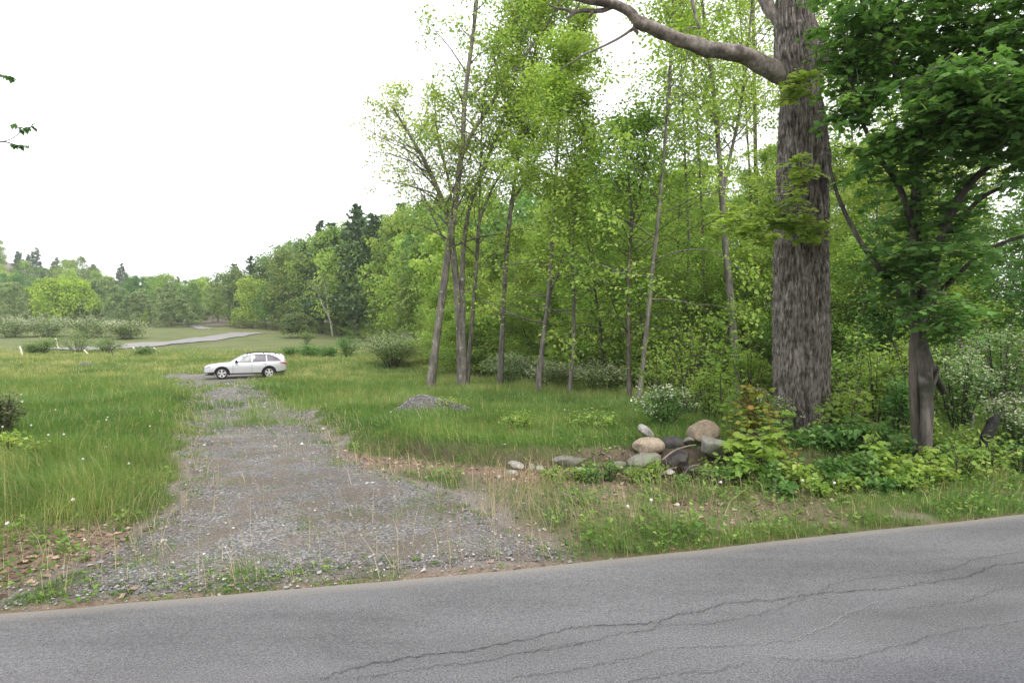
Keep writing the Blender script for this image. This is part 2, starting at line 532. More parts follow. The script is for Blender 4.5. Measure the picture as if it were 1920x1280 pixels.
ok = (gdd > 0) & (gy > 2) & (gd > .16 + .5 * np.clip(fbm(xy3(gx, gy, 3.1), 71, 3) - .45, 0, 1))
fsel = QF[ok[QF].all(1)]
use, inv = np.unique(fsel.ravel(), return_inverse=True)
mb = MB().add(np.stack([gx[use], gy[use], gzz[use] + .004 + .014 * sstep(0, .5, np.minimum(gdd[use], gd[use] - .2))], 1), inv.reshape(-1, 4), smooth=True)
tag(mb.obj("gravel_driveway", gvm), kind="structure")

# loose stones lying on the drive
def pebbles(pos, size, rnd_, seed=0, flat=.6):
    r_ = np.random.default_rng(seed); n = len(pos)
    base = np.array([[1, 0, 0], [-1, 0, 0], [0, 1, 0], [0, -1, 0], [0, 0, 1], [0, 0, -1]], float)
    fc = np.array([[0, 2, 4], [2, 1, 4], [1, 3, 4], [3, 0, 4], [2, 0, 5], [1, 2, 5], [3, 1, 5], [0, 3, 5]])
    sc = size[:, None] * r_.uniform(.55, 1.25, (n, 3)) * np.array([1, 1, flat])
    V = base[None] * sc[:, None, :] + r_.normal(0, .22, (n, 6, 3)) * size[:, None, None]
    a = r_.uniform(0, 6.28, n); ca, sa = np.cos(a)[:, None], np.sin(a)[:, None]
    x_, y_ = V[..., 0] * ca - V[..., 1] * sa, V[..., 0] * sa + V[..., 1] * ca
    V = np.stack([x_, y_, V[..., 2]], -1) + pos[:, None, :]
    Fa = (fc[None] + (np.arange(n) * 6)[:, None, None]).reshape(-1, 3)
    return V.reshape(-1, 3), Fa, np.repeat(rnd_, 6)

stm, t, out = nodes("loose_stone")
c = ramp(t, [(.0, (.09, .088, .09)), (.5, (.20, .196, .198)), (.85, (.31, .302, .295)), (.97, (.40, .385, .36)), (1, (.62, .60, .57))], attr(t))
c = mixc(t, 1.0, c, ramp(t, [(.3, .8), (.7, 1.2)], noise(t, 90, 2)), 'MULTIPLY')
p = N(t, "ShaderNodeBsdfPrincipled", i_Roughness=.85); p.inputs["Specular IOR Level"].default_value = .25
t.links.new(c, p.inputs["Base Color"]); t.links.new(p.outputs[0], out.inputs[0])

def sector(n, y0, y1, pw, wide=1.0, r_=rng):
    """random ground points in front of the camera, density falling as depth**-pw"""
    e = 2 - pw
    y = (y0 ** e + r_.uniform(0, 1, n) * (y1 ** e - y0 ** e)) ** (1 / e) if abs(e) > 1e-6 else y0 * (y1 / y0) ** r_.uniform(0, 1, n)
    x = r_.uniform(-1.65, 1, n) * y * wide      # the open side of the field runs on past the left of the view
    return x, y

x, y = sector(200000, 3.2, 30, 1.5)
d, dd, lit, fl, sand, g, n1, n2 = masks(x, y)
keep = (rng.uniform(0, 1, len(x)) < np.where((dd > 0) | ((dd > -.3) & (d < .35)), .85 * sstep(-.2, .3, dd) + .12, .30 * sstep(-.9, -.1, dd) * (d > .05) + .05 * lit)) & (d > .04)
x, y = x[keep], y[keep]
sz = np.clip(rng.lognormal(math.log(.0072), .42, len(x)), .003, .03) * np.clip(y / 7, 1, 2.6)
mb = MB().add(*pebbles(np.stack([x, y, terrain(x, y) + .012 + sz * .2], 1), sz, rng.uniform(0, 1, len(x)), 3))
tag(mb.obj("loose_gravel", stm), "loose grey crushed stones scattered over the driveway", "gravel", kind="stuff")

# ---------------- paved road in front
rm, t, out = nodes("worn_asphalt")
n_f = noise(t, 95, 4, rough=.85); n_g = noise(t, 260, 1); n_p = noise(t, .8, 5, rough=.65, stretch=(.3, 1.2, 1)); n_q = noise(t, 2.4, 4, stretch=(.3, 1, 1))
c = ramp(t, [(.34, (.046, .047, .051)), (.5, (.116, .117, .122)), (.66, (.196, .197, .203))], n_f)
c = mixc(t, ramp(t, [(.66, 0), (.72, .7)], n_g), c, (.42, .41, .40))
c = mixc(t, 1.0, c, ramp(t, [(.36, .74), (.5, 1.0), (.64, 1.16)], n_p), 'MULTIPLY')
c = mixc(t, 1.0, c, ramp(t, [(.3, .9), (.7, 1.08)], n_q), 'MULTIPLY')
c = mixc(t, attr(t, "wear"), c, mixc(t, 1.0, c, (.68, .695, .80), 'MULTIPLY'))
c = mixc(t, attr(t, "dust"), c, (.26, .235, .20))
p = N(t, "ShaderNodeBsdfPrincipled", i_Roughness=.82); p.inputs["Specular IOR Level"].default_value = .3
t.links.new(c, p.inputs["Base Color"])
b = N(t, "ShaderNodeBump", i_Strength=.55, i_Distance=.006); t.links.new(n_f, b.inputs["Height"]); t.links.new(b.outputs[0], p.inputs["Normal"])
t.links.new(p.outputs[0], out.inputs[0])
xs = np.concatenate([np.arange(-40, -6, .5), np.arange(-6, 9, .06), np.arange(9, 60, .5)])
q = np.concatenate([[0, .03, .08], np.linspace(.16, 6.3, 46)])
xx, qq = np.meshgrid(xs, q, indexing='ij')
edge = road_edge(xs) + .05 * (fbm(xy3(xs, xs * 0, 1.3), 77, 4) - .5) + .05
yy = edge[:, None] - qq
zz = .012 + .02 * np.clip(qq, 0, 3) / 3 - .016 * (qq < .01) + .006 * (fbm(xy3(xx, yy, .8), 5).reshape(xx.shape) - .5)
nx, nq = xx.shape
i = np.arange(nx - 1)[:, None] * nq; j = np.arange(nq - 1)[None, :]
rf = np.stack([i + j, i + nq + j, i + nq + j + 1, i + j + 1], -1).reshape(-1, 4)[:, ::-1]
mb = MB().add(np.stack([xx.ravel(), yy.ravel(), zz.ravel()], 1), rf, smooth=True)
road = tag(mb.obj("paved_road", rm), kind="structure")
wn_ = fbm(np.stack([xx.ravel() * .5, yy.ravel() * 2.2, 0 * xx.ravel()], 1), 91, 4)
wear = sstep(.46, .55, wn_) * sstep(1.5, 2.3, qq.ravel() + .2 * (wn_ - .5)) * sstep(-.5, 1.2, xx.ravel())
dust = np.exp(-(qq.ravel() / .10) ** 2) * .8
for nme, val in (("wear", wear), ("dust", dust)):
    a_ = road.data.attributes.new(nme, 'FLOAT', 'POINT'); a_.data.foreach_set("value", val.astype(np.float32))

def road_z(x, y):
    e = road_edge(x) + .05 - y
    return .012 + .02 * np.clip(e, 0, 3) / 3

# cracks and patches in the asphalt
ck = plain_mat("crack_dark", (.068, .067, .068), rough=.95, var=.5, scale=60, spec=.1)
ckl = plain_mat("crack_lip", (.24, .236, .232), rough=.9, var=.3, scale=60, spec=.1)
CR = [
    ([(0, 390), (150, 350), (300, 325), (460, 305), (620, 270), (680, 255), (760, 245), (900, 240), (980, 215), (1050, 205), (1120, 185), (1250, 175), (1350, 160), (1500, 150), (1650, 130), (1780, 110), (1830, 85), (1920, 75), (2100, 50)], 7, 1.0),
    ([(100, 392), (260, 365), (420, 345), (560, 320), (720, 295), (800, 272), (900, 258), (930, 242)], 5, .8),
    ([(1350, 160), (1420, 130), (1560, 110), (1700, 95), (1800, 65), (1920, 45), (2100, 20)], 4, .7),
    ([(470, 400), (640, 375), (800, 345), (950, 310), (1100, 305), (1200, 298), (1290, 290)], 4, .55),
    ([(930, 246), (1060, 240), (1200, 215), (1300, 180), (1330, 165)], 4, .5),
    ([(1230, 338), (1400, 342), (1560, 310), (1700, 270), (1920, 235), (2100, 210)], 4, .45),
    ([(840, 405), (960, 380), (1080, 372), (1180, 345)], 3, .4),
    ([(1600, 200), (1740, 185), (1850, 150), (1920, 140)], 3, .4),
    ([(560, 320), (600, 310), (680, 300), (720, 296)], 3, .5),
]
LIP = [([(1290, 288), (1340, 268), (1390, 243), (1450, 210), (1480, 200), (1520, 182)], 5, 1.0), ([(1500, 152), (1570, 146), (1640, 134)], 4, 1.0)]

def ribbon(mb, pts, w_mm, dens, seed, zoff):
    r_ = np.random.default_rng(seed)
    w3 = []
    for cx, cy in pts:
        px, py = 600 + cx / 1.4545, 1000 + cy / 1.4545
        Y = (CAMZ - .03) * F / (py - 640)
        w3.append([(px - 960) * Y / F, Y])
    sp = spline(w3, len(pts) * 28)
    s_ = np.arange(len(sp))
    nrm = unit(np.stack([-np.gradient(sp[:, 1]), np.gradient(sp[:, 0])], 1))
    wob = (fbm(np.stack([s_ * .25, 0 * s_, 0 * s_ + seed], 1), seed, 4) - .5) * .05 + (vnoise(np.stack([s_ * 1.1, 0 * s_, 0 * s_ + seed], 1), seed + 5) - .5) * .005
    sp = sp + nrm * wob[:, None]
    wd = w_mm * .00043 * np.clip(.25 + 1.5 * fbm(np.stack([s_ * .5, 0 * s_ + 9, 0 * s_], 1), seed + 9, 3), .3, 2) * dens
    wd = np.maximum(wd, .0019 * r_.uniform(.4, 1.2, len(sp)))
    a = sp + nrm * wd[:, None] * r_.uniform(.6, 1.3, len(sp))[:, None]; b_ = sp - nrm * wd[:, None] * r_.uniform(.6, 1.3, len(sp))[:, None]
    V = np.concatenate([np.column_stack([a, road_z(a[:, 0], a[:, 1]) + zoff]), np.column_stack([b_, road_z(b_[:, 0], b_[:, 1]) + zoff])])
    k = len(sp); q_ = np.arange(k - 1)
    mb.add(V, np.stack([q_, q_ + k, q_ + k + 1, q_ + 1], 1))
mb = MB(); ml = MB()
for k, (pts, w_, dn) in enumerate(CR):
    ribbon(mb, pts, w_, dn, 200 + k, .0065)
for k, (pts, w_, dn) in enumerate(LIP):
    ribbon(ml, pts, w_, dn, 300 + k, .0075)
tag(mb.obj("road_cracks", ck), kind="structure")
tag(ml.obj("road_crack_lip", ckl), kind="structure")

# ---------------- paved lane beyond the field
def lane(name, pix, w):
    pts = np.array([gp(px, py)[:2] for px, py in pix])
    sp = spline(pts, 60)
    nr = unit(np.stack([-np.gradient(sp[:, 1]), np.gradient(sp[:, 0])], 1))
    ww = np.linspace(-w / 2, w / 2, 7)
    V = sp[:, None, :] + nr[:, None, :] * ww[None, :, None]
    V = V.reshape(-1, 2)
    z = terrain(V[:, 0], V[:, 1]) + .14
    q_ = np.arange(59)[:, None] * 7 + np.arange(6)[None, :]
    fq = np.stack([q_, q_ + 7, q_ + 8, q_ + 1], -1).reshape(-1, 4)
    mb = MB().add(np.column_stack([V, z]), fq, smooth=True)
    return tag(mb.obj(name, rm2), kind="structure")
rm2 = plain_mat("far_asphalt", (.235, .225, .225), rough=.85, var=.12, scale=.8, spec=.25)
lane("far_lane", [(120, 657), (235, 650), (300, 644), (380, 637), (430, 630), (466, 624)], 8.5)
lane("far_lane_bend", [(392, 617), (378, 615), (368, 612.5), (363, 610)], 3.4)

# ---------------- grass blades
gm_t = [(.0, (.037, .084, .020)), (.35, (.068, .128, .034)), (.7, (.104, .163, .049)), (.9, (.15, .182, .07)), (1., (.28, .265, .13))]
m_grass = leaf_mat("meadow_grass", gm_t, transl=.4, patch=.8, hue=0, rough=.55, tint=(1.2, 1.15, .55), spec=.2)
m_straw = leaf_mat("straw", [(0, (.30, .245, .13)), (.6, (.42, .35, .20)), (1, (.52, .46, .30))], transl=.25, patch=2, hue=0, tint=(1, 1, .9), k=1.15)

def blades(mb, x, y, H, W, rnd_, r_, lean=.62, z0=None):
    n = len(x)
    z = terrain(x, y) - .01 if z0 is None else z0
    a = r_.uniform(0, 6.28, n)
    # broad side roughly random, lean in a shared wind with scatter
    la = 9 * fbm(xy3(x, y, .55), 66, 2) + r_.normal(0, 1.0, n); l = np.abs(r_.normal(0, lean, n))
    sx, sy = np.cos(a), np.sin(a); lx, ly = np.cos(la), np.sin(la)
    def ring(t_, w):
        cx, cy = x + lx * l * H * t_ ** 1.8, y + ly * l * H * t_ ** 1.8
        cz = z + H * t_ * (1 - .25 * l * t_)
        return np.stack([cx - sx * w, cy - sy * w, cz], 1), np.stack([cx + sx * w, cy + sy * w, cz], 1)
    a0, b0 = ring(0.0, W * .5); a1, b1 = ring(.5, W * .42); tp, _ = ring(1.0, 0)
    V = np.stack([a0, b0, a1, b1, tp], 1).reshape(-1, 3)
    fc = np.array([[0, 1, 3], [0, 3, 2], [2, 3, 4]])
    Fa = (fc[None] + (np.arange(n) * 5)[:, None, None]).reshape(-1, 3)
    mb.add(V, Fa, np.repeat(rnd_, 5))

x, y = sector(1270000, 3.5, 82, 1.62, 1.02)
d, dd, lit, fl, sand, g, n1, n2 = masks(x, y)
me = np.interp(x, MND_X, MND_Y)
hgt = np.where(x < np.interp(y, DL_Y, DL_X), .10 + .165 * sstep(.5, 2.4, d) * (.45 + 1.1 * n2), .13 + .13 * n2)
hgt = np.where((y > 13), np.maximum(hgt, .20 + .24 * n2 * sstep(13, 22, y)), hgt)
hgt = hgt * (.38 + .62 * sstep(0, 1.0, -dd + .5 * (n1 - .5)))
hgt = np.where(dd > -.1, .055 + .16 * sstep(9, 14, y), hgt)
hgt = np.where((d < 1.3) & (x > 0), .05 + .30 * n1 * n1, hgt)
hgt = hgt * (1 - .5 * fl)
# the near drive stays open in front of the car
hgt = np.where((y > 27) & (y < 37) & (x > -17.5) & (x < -13), hgt * .8, hgt)
keep = (rng.uniform(0, 1, len(x)) < g * (1 - sstep(62, 82, y) * .93)) & (d > .05)
x, y, hgt, n1, n2, g = x[keep], y[keep], hgt[keep], n1[keep], n2[keep], g[keep]
n = len(x)
tf_ = fbm(xy3(x, y, 2.6), 68, 3) * .6 + fbm(xy3(x, y, .8), 69, 2) * .4
H = hgt * rng.uniform(.5, 1.3, n) * (.55 + .8 * sstep(.3, .72, tf_))
W = .0042 * np.clip(y / 6.0, .8, 8) ** .9 * rng.uniform(.7, 1.4, n)
rn = np.clip(rng.beta(1.6, 2.4, n) * .7 + .9 * (n2 - .47) + .9 * (tf_ - .48) + .10 + .30 * sstep(16, 48, y), 0, .97)
rn = np.where(rng.uniform(0, 1, n) < .065, 1.0, rn)
mb = MB(); blades(mb, x, y, H, W, rn, rng)
tag(mb.obj("meadow_grass", m_grass), "uneven green meadow grass either side of the gravel drive", "grass", kind="stuff")
print("grass blades", n)

# dry straw stalks on the verges and along the drive
x, y = sector(61000, 3.6, 26, 1.5, 1.0)
d, dd, lit, fl, sand, g, n1, n2 = masks(x, y)
me = np.interp(x, MND_X, MND_Y)
pr = .22 * ((dd > -.6) & (dd < .35)) + .035 * (g > .5) + .85 * ((x > -.3) & (x < 3.8) & (y < me - .1) & (d > .5)) * sstep(.42, .6, n1) + .16 * ((x > .1) & (y < me) & (d > .25)) + .05 * (dd > 0)
pr = pr + .12 * ((x < np.interp(y, DL_Y, DL_X)) & (d > .8) & (d < 3.2)) * sstep(.5, .6, n1)
keep = (rng.uniform(0, 1, len(x)) < pr) & (d > .12) & (fl < .5)
x, y = x[keep], y[keep]; n = len(x)
mb = MB()
blades(mb, x, y, rng.uniform(.12, .48, n) * np.where(x > .6, .8, 1.0), .0032 * np.clip(y / 6, .9, 3) * rng.uniform(.7, 1.3, n), rng.uniform(0, 1, n), rng, lean=.6)
tag(mb.obj("straw_stalks", m_straw), "dry tan straw stalks standing along the verge and drive", "dry grass", kind="stuff")

# leaf litter
x, y = sector(58000, 3.4, 15, 1.3, 1.0)
d, dd, lit, fl, sand, g, n1, n2 = masks(x, y)
keep = (rng.uniform(0, 1, len(x)) < lit * .55 + .04 * (dd < .2) * (d < 2.5) + .25 * fl * (y < 14)) & (d > .05)
x, y = x[keep], y[keep]; n = len(x)
m_lit = leaf_mat("dead_leaf", [(0, (.075, .045, .032)), (.4, (.17, .105, .075)), (.75, (.30, .21, .155)), (1, (.46, .37, .29))], transl=.12, patch=3, hue=0, tint=(1, .9, .8), k=1.1)
mb = MB()
leaves(mb, np.stack([x, y, terrain(x, y) + .012], 1), rdirs(rng, n, .25), unit(np.stack([rng.normal(0, .4, n), rng.normal(0, .4, n), np.ones(n)], 1)), rng.uniform(.03, .075, n), rng.uniform(0, 1, n), T_LEAF)
tag(mb.obj("leaf_litter", m_lit), "brown fallen leaves littered along the bank and verge", "leaf litter", kind="stuff")

# low broad-leaved weeds on verge, drive and field edge
m_weed = leaf_mat("weed_leaf", [(0, (.035, .075, .014)), (.5, (.07, .135, .024)), (.85, (.12, .19, .04)), (1, (.19, .22, .07))], transl=.35, patch=1.5, hue=0)
x, y = sector(14500, 3.5, 20, 1.5, 1.0)
d, dd, lit, fl, sand, g, n1, n2 = masks(x, y)
me = np.interp(x, MND_X, MND_Y)
pr = np.where(dd > 0, .26 + .5 * sstep(.48, .60, n1), .0) + .22 * ((dd <= 0) & (d > .1) & (d < 2.4) & (x < -2.5)) + .75 * ((x > .3) & (y < me + .2) & (d > .12)) * sstep(.38, .52, n1) + .18 * (g > .4)
keep = (rng.uniform(0, 1, len(x)) < pr)
x, y, dd, n1 = x[keep], y[keep], dd[keep], n1[keep]; n = len(x)
k = 11
big = np.where(rng.uniform(0, 1, n) < .2, 1.35, 1.0) * np.where(dd > 0, .5, 1.0)
az = rng.uniform(0, 6.28, (n, k)); el = rng.uniform(.0, .9, (n, k)); L = rng.uniform(.018, .05, (n, k)) * big[:, None]
dirs = np.stack([np.cos(az) * np.cos(el), np.sin(az) * np.cos(el), np.sin(el)], -1).reshape(-1, 3)
off = np.stack([np.cos(az), np.sin(az)], -1) * rng.uniform(0, .05, (n, k, 1)) * big[:, None, None]
pp = np.stack([x[:, None] + off[..., 0], y[:, None] + off[..., 1], (terrain(x, y) + .01)[:, None] + rng.uniform(0, .09, (n, k)) * big[:, None] * (dd < 0)[:, None]], -1).reshape(-1, 3)
mb = MB()
leaves(mb, pp, dirs, unit(np.stack([rng.normal(0, .5, n * k), rng.normal(0, .5, n * k), np.ones(n * k)], 1)), L.ravel(), np.repeat(rng.uniform(0, .8, n), k) + rng.uniform(0, .2, n * k), T_LEAF)
tag(mb.obj("low_weeds", m_weed), "low broad leaved weeds on the verge and driveway", "weeds", kind="stuff")
# ================================================================== trees
B_GREY = bark_mat("bark_grey_brown", [(.3, (.07, .063, .055)), (.5, (.145, .133, .117)), (.7, (.25, .232, .208))], 9, (1, 1, .18), .6, spots=(3.5, .62, (.30, .30, .27)))
B_DARK = bark_mat("bark_dark", [(.3, (.035, .03, .026)), (.5, (.085, .073, .062)), (.7, (.16, .14, .12))], 9, (1, 1, .2), .6)
B_PALE = bark_mat("bark_pale", [(.3, (.18, .17, .15)), (.5, (.32, .305, .275)), (.7, (.44, .425, .39))], 6, (1, 1, 1.6), .3, spots=(2.2, .62, (.08, .07, .06)))

L_MID = leaf_mat("leaf_spring_green", [(0, (.052, .092, .020)), (.4, (.098, .152, .034)), (.8, (.150, .202, .050)), (1, (.215, .25, .078))], .54, .45, .012, k=2.5)
L_YEL = leaf_mat("leaf_yellow_green", [(0, (.072, .12, .022)), (.5, (.13, .19, .042)), (1, (.21, .26, .075))], .54, .6, .012, k=2.5)
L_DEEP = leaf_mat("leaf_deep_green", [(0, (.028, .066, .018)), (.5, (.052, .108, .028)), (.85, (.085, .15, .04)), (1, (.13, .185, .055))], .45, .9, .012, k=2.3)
L_FAR = leaf_mat("leaf_far_green", [(0, (.045, .085, .022)), (.5, (.085, .14, .035)), (1, (.14, .19, .05))], .35, .12, .03)
L_GREYG = leaf_mat("leaf_grey_green", [(0, (.06, .095, .035)), (.5, (.105, .15, .06)), (1, (.16, .20, .09))], .4, .12, .015, k=2.2)
L_PINE = leaf_mat("pine_needles", [(0, (.018, .038, .018)), (.5, (.035, .065, .03)), (1, (.065, .10, .045))], .15, .2, .02, k=2.5)
L_BRIGHT = leaf_mat("leaf_bright_maple", [(0, (.075, .14, .022)), (.5, (.12, .19, .034)), (1, (.18, .24, .05))], .45, 1.5, .01)
L_RUST = leaf_mat("leaf_rust_maple", [(0, (.075, .12, .02)), (.4, (.115, .15, .025)), (.65, (.15, .13, .028)), (.85, (.17, .105, .03)), (1, (.12, .15, .03))], .45, 4, .01)
L_BLOOM = leaf_mat("white_blossom", [(0, (.38, .42, .26)), (.5, (.58, .60, .45)), (1, (.70, .70, .56))], .3, 2, 0, tint=(1, 1, .9), k=1.0)

def norm_up(rng, n, tilt=.55):
    return unit(np.stack([rng.normal(0, tilt, n), rng.normal(0, tilt, n), np.ones(n)], 1))

def grow(rng, tb, lf, pts, rad, nb=22, f0=.35, f1=1.0, L=4.0, el0=.5, el1=1.0, sub=6, ncl=4, nl=7, size=.15, spread=.28,
         droop=.0, tpl=T_DIA, shape=None, twig=True, dens=None, mi=0, side=None, rn0=.0, minr=.006):
    """limbs from a trunk polyline, side branches from each limb, leaf tufts along the side branches"""
    pts = np.asarray(pts, float); rad = np.asarray(rad, float)
    seg = np.concatenate([[0], np.cumsum(np.linalg.norm(np.diff(pts, axis=0), axis=1))]); seg /= seg[-1]
    at = lambda u: np.array([np.interp(u, seg, pts[:, k]) for k in range(3)])
    az = rng.uniform(0, 6.28)
    C, S = [], []
    for b in range(nb):
        u = f0 + (f1 - f0) * ((b + rng.uniform(0, .9)) / nb)
        az += 2.4 + rng.normal(0, .45)
        a_ = az
        if side is not None and rng.uniform() < side[1]:
            a_ = side[0] + rng.normal(0, .7)
        s_ = shape(u) if shape else (1.0 - .75 * ((u - f0) / (1.001 - f0)) ** 1.6)
        ln = L * s_ * rng.uniform(.65, 1.2)
        e = el0 + (el1 - el0) * (u - f0) / (1.001 - f0) + rng.normal(0, .14)
        d = np.array([math.cos(a_) * math.cos(e), math.sin(a_) * math.cos(e), math.sin(e)])
        p = at(u); r0 = max(np.interp(u, seg, rad) * .42, minr)
        bp = [p]; k = 6
        for q in range(k):
            d = unit(d + rng.normal(0, .13, 3) + np.array([0, 0, .07 - droop * q / k]))
            p = p + d * ln / k; bp.append(p)
        bp = np.array(bp)
        br = np.linspace(r0, max(r0 * .25, minr * .7), k + 1)
        tube(tb, bp, br, 5, rng.uniform(.3, .7), mi)
        for s in range(sub + 1):
            v = rng.uniform(.22, 1.0) if s < sub else 1.0
            q0 = np.array([np.interp(v * k, np.arange(k + 1), bp[:, c]) for c in range(3)])
            d2 = unit(d * .7 + rng.normal(0, .75, 3) * np.array([1, 1, .55]) + np.array([0, 0, .18 - droop]))
            l2 = ln * (.22 + .25 * (1 - v)) * rng.uniform(.7, 1.3) + .15
            sp = np.array([q0 + d2 * l2 * w_ + np.array([0, 0, -.06 * droop * l2 * w_ * w_]) for w_ in (0, .35, .7, 1.0)]) + rng.normal(0, .03 * l2, (4, 3))
            sp[0] = q0
            if twig:
                tube(tb, sp, np.linspace(max(br[-1], minr * .8), minr * .5, 4), 3, rng.uniform(.3, .7), mi, cap=False)
            for w_ in np.linspace(.3, 1.0, ncl):
                c = np.array([np.interp(w_ * 3, np.arange(4), sp[:, q]) for q in range(3)])
                if dens is None or rng.uniform() < dens(c):
                    C.append(c); S.append(d2)
    if not C:
        return
    C = np.array(C); S = np.array(S); m = len(C)
    n = m * nl
    cc = np.repeat(C, nl, 0) + rng.normal(0, 1, (n, 3)) * spread * np.array([1, 1, .6])
    dd = unit(np.repeat(S, nl, 0) * .5 + rng.normal(0, .7, (n, 3)) * np.array([1, 1, .5]) + np.array([0, 0, -.35]))
    rn = np.clip(np.repeat(rng.uniform(.1, .8, m), nl) + rng.normal(0, .14, n) + rn0, 0, 1)
    leaves(lf, cc, dd, norm_up(rng, n, .6), size * rng.uniform(.6, 1.25, n), rn, tpl)

def pix_trunk(pix, wpx, wtop, up=None, k=16, Y=None, base=None, sink=.25):
    """trunk polyline from the ground under its foot; pix: photo points bottom to top at the foot's own distance"""
    g = gp(*pix[0]) if base is None else base
    y0 = g[1]
    pts = [g - np.array([0, 0, sink])] + [P(px, py, y0 + (Y[q] if Y else 0)) for q, (px, py) in enumerate(pix) if q > 0]
    if up:
        pts.append(pts[-1] + np.array(up))
    sp = spline(pts, k)
    s = np.linspace(0, 1, k)
    r = (wpx / 2 * (1 - s) ** 1.0 + wtop / 2 * s) * y0 / F
    r *= .72; r[0] *= 1.3; r[1] *= 1.08
    return sp, r, g

# ---------------------------------------------------------------- the row of slender trees at the edge of the wood
ROW = "slender trees in the row at the edge of the wood"
def row_tree(seed, label, stems, grows, bark=B_GREY, leaf=L_MID, group=ROW, name="broadleaf_tree"):
    r_ = np.random.default_rng(seed)
    g = None; tb, lf = MB(), MB()
    for k, st in enumerate(stems):
        sp, rad, g0 = pix_trunk(*st[:3], **(st[3] if len(st) > 3 else {}))
        g = g0 if g is None else g
        tube(tb, sp, rad, 12, .5, 0, wob=.35, seed=seed + k)
        gr = grows[min(k, len(grows) - 1)]
        for q in (gr if isinstance(gr, list) else [gr]):
            if q:
                grow(r_, tb, lf, sp, rad, **q)
    t_ = thing(name, label, "tree", g, group)
    for m_, nme, mat in ((tb, "trunk", bark), (lf, "crown", leaf)):
        if m_.n:
            m_.obj(nme, mat, t_, tuple(-float(c) for c in g))
    return t_

FEATH = dict(nb=26, f0=.40, L=5.0, el0=.55, el1=1.05, sub=8, ncl=4, nl=6, size=.135, spread=.2, droop=.12)
DENSE = dict(nb=26, f0=.42, L=3.8, el0=.35, el1=1.1, sub=7, ncl=4, nl=10, size=.14, spread=.25, droop=.12)
LOWSP = dict(nb=9, f0=.22, f1=.5, L=3.0, el0=.15, el1=.4, sub=5, ncl=3, nl=7, size=.16, spread=.22, droop=.2)

row_tree(101, "slender grey tree leaning right, its foot just behind the gravel pile",
    [([(805, 732), (828, 560), (850, 400), (866, 280), (872, 180), (890, 40), (905, -120), (915, -220)], 20, 5, dict(k=20)),
     ([(805, 732), (855, 380), (870, 280), (915, 205), (965, 130), (1030, 40), (1075, -60)], 14, 4, dict(k=18))],
    [dict(nb=15, f0=.50, L=3.0, el0=.7, el1=1.15, sub=6, ncl=4, nl=8, size=.14, spread=.22, droop=.2, rn0=.05),
     dict(nb=18, f0=.52, L=3.0, el0=.4, el1=1.0, sub=8, ncl=4, nl=9, size=.14, spread=.22, droop=.15, rn0=.05)])
row_tree(102, "multi-stemmed grey tree with spreading fan crown, second trunk from the gravel pile",
    [([(866, 728), (860, 590), (849, 470), (838, 400), (800, 310), (760, 240), (735, 200)], 22, 4, dict(k=18)),
     ([(870, 728), (868, 600), (868, 480), (880, 390), (906, 320), (950, 200), (975, 90), (985, -40)], 16, 4, dict(k=18)),
     ([(866, 728), (862, 590), (850, 450), (845, 360), (820, 250), (815, 190)], 12, 3, dict(k=16))],
    [dict(nb=30, f0=.46, L=4.2, el0=.5, el1=.85, sub=8, ncl=4, nl=5, size=.13, spread=.2, droop=.1, rn0=.2, side=(math.pi, .45)),
     dict(DENSE, nb=26, f0=.5, L=3.4),
     dict(nb=20, f0=.55, L=3.0, el0=.6, el1=1.0, sub=7, ncl=4, nl=5, size=.13, spread=.2, droop=.1, rn0=.2)], leaf=L_MID)
row_tree(103, "thin pale stem close beside the multi-stemmed tree, forking at mid height",
    [([(874, 726), (885, 610), (894, 490), (898, 420), (925, 350), (965, 280), (1000, 150)], 12, 3, dict(k=16)),
     ([(874, 726), (890, 560), (898, 440), (900, 350), (903, 250), (905, 180)], 8, 3, dict(k=14))],
    [dict(FEATH, nb=20, L=2.8), dict(FEATH, nb=12, L=2.2)])
row_tree(104, "straight grey trunk under the densest bright crown, third from the gravel pile",
    [([(938, 727), (943, 600), (950, 470), (957, 400), (968, 320), (985, 200), (1010, 60), (1030, -40)], 15, 5, dict(k=18)),
     ([(938, 727), (953, 420), (990, 330), (1040, 220), (1080, 120), (1095, 40)], 9, 3, dict(k=16))],
    [dict(DENSE, nb=32, f0=.48, L=3.2, nl=16), dict(DENSE, nb=24, f0=.55, L=2.6, nl=14)], leaf=L_YEL)
row_tree(105, "grey trunk with a thin fork low on its right side, fourth from the gravel pile",
    [([(1007, 741), (1018, 640), (1030, 540), (1036, 430), (1043, 320), (1052, 180), (1065, 90)], 15, 4, dict(k=16)),
     ([(1007, 741), (1030, 570), (1045, 510), (1065, 450), (1090, 360), (1105, 240)], 6, 2, dict(k=14))],
    [[dict(DENSE, nb=26, f0=.52, L=2.7, nl=14), LOWSP], dict(FEATH, nb=12, L=1.7)], leaf=L_YEL)
row_tree(106, "thin curving trunk, fifth from the gravel pile",
    [([(1066, 743), (1075, 650), (1076, 560), (1073, 480), (1081, 380), (1090, 270), (1100, 190)], 11, 3, dict(k=16))],
    [[dict(DENSE, nb=22, f0=.48, L=2.0, nl=7), LOWSP]], leaf=L_MID)
row_tree(107, "dark straight trunk forking above the white flowering bushes",
    [([(1180, 752), (1178, 640), (1179, 500), (1184, 410), (1178, 330), (1172, 240)], 12, 3, dict(k=16)),
     ([(1180, 752), (1179, 520), (1188, 410), (1205, 330), (1215, 240)], 8, 3, dict(k=14))],
    [[dict(FEATH, f0=.5, nb=20, L=2.8, rn0=-.1), LOWSP], dict(FEATH, f0=.55, nb=16, L=2.5)], bark=B_DARK)
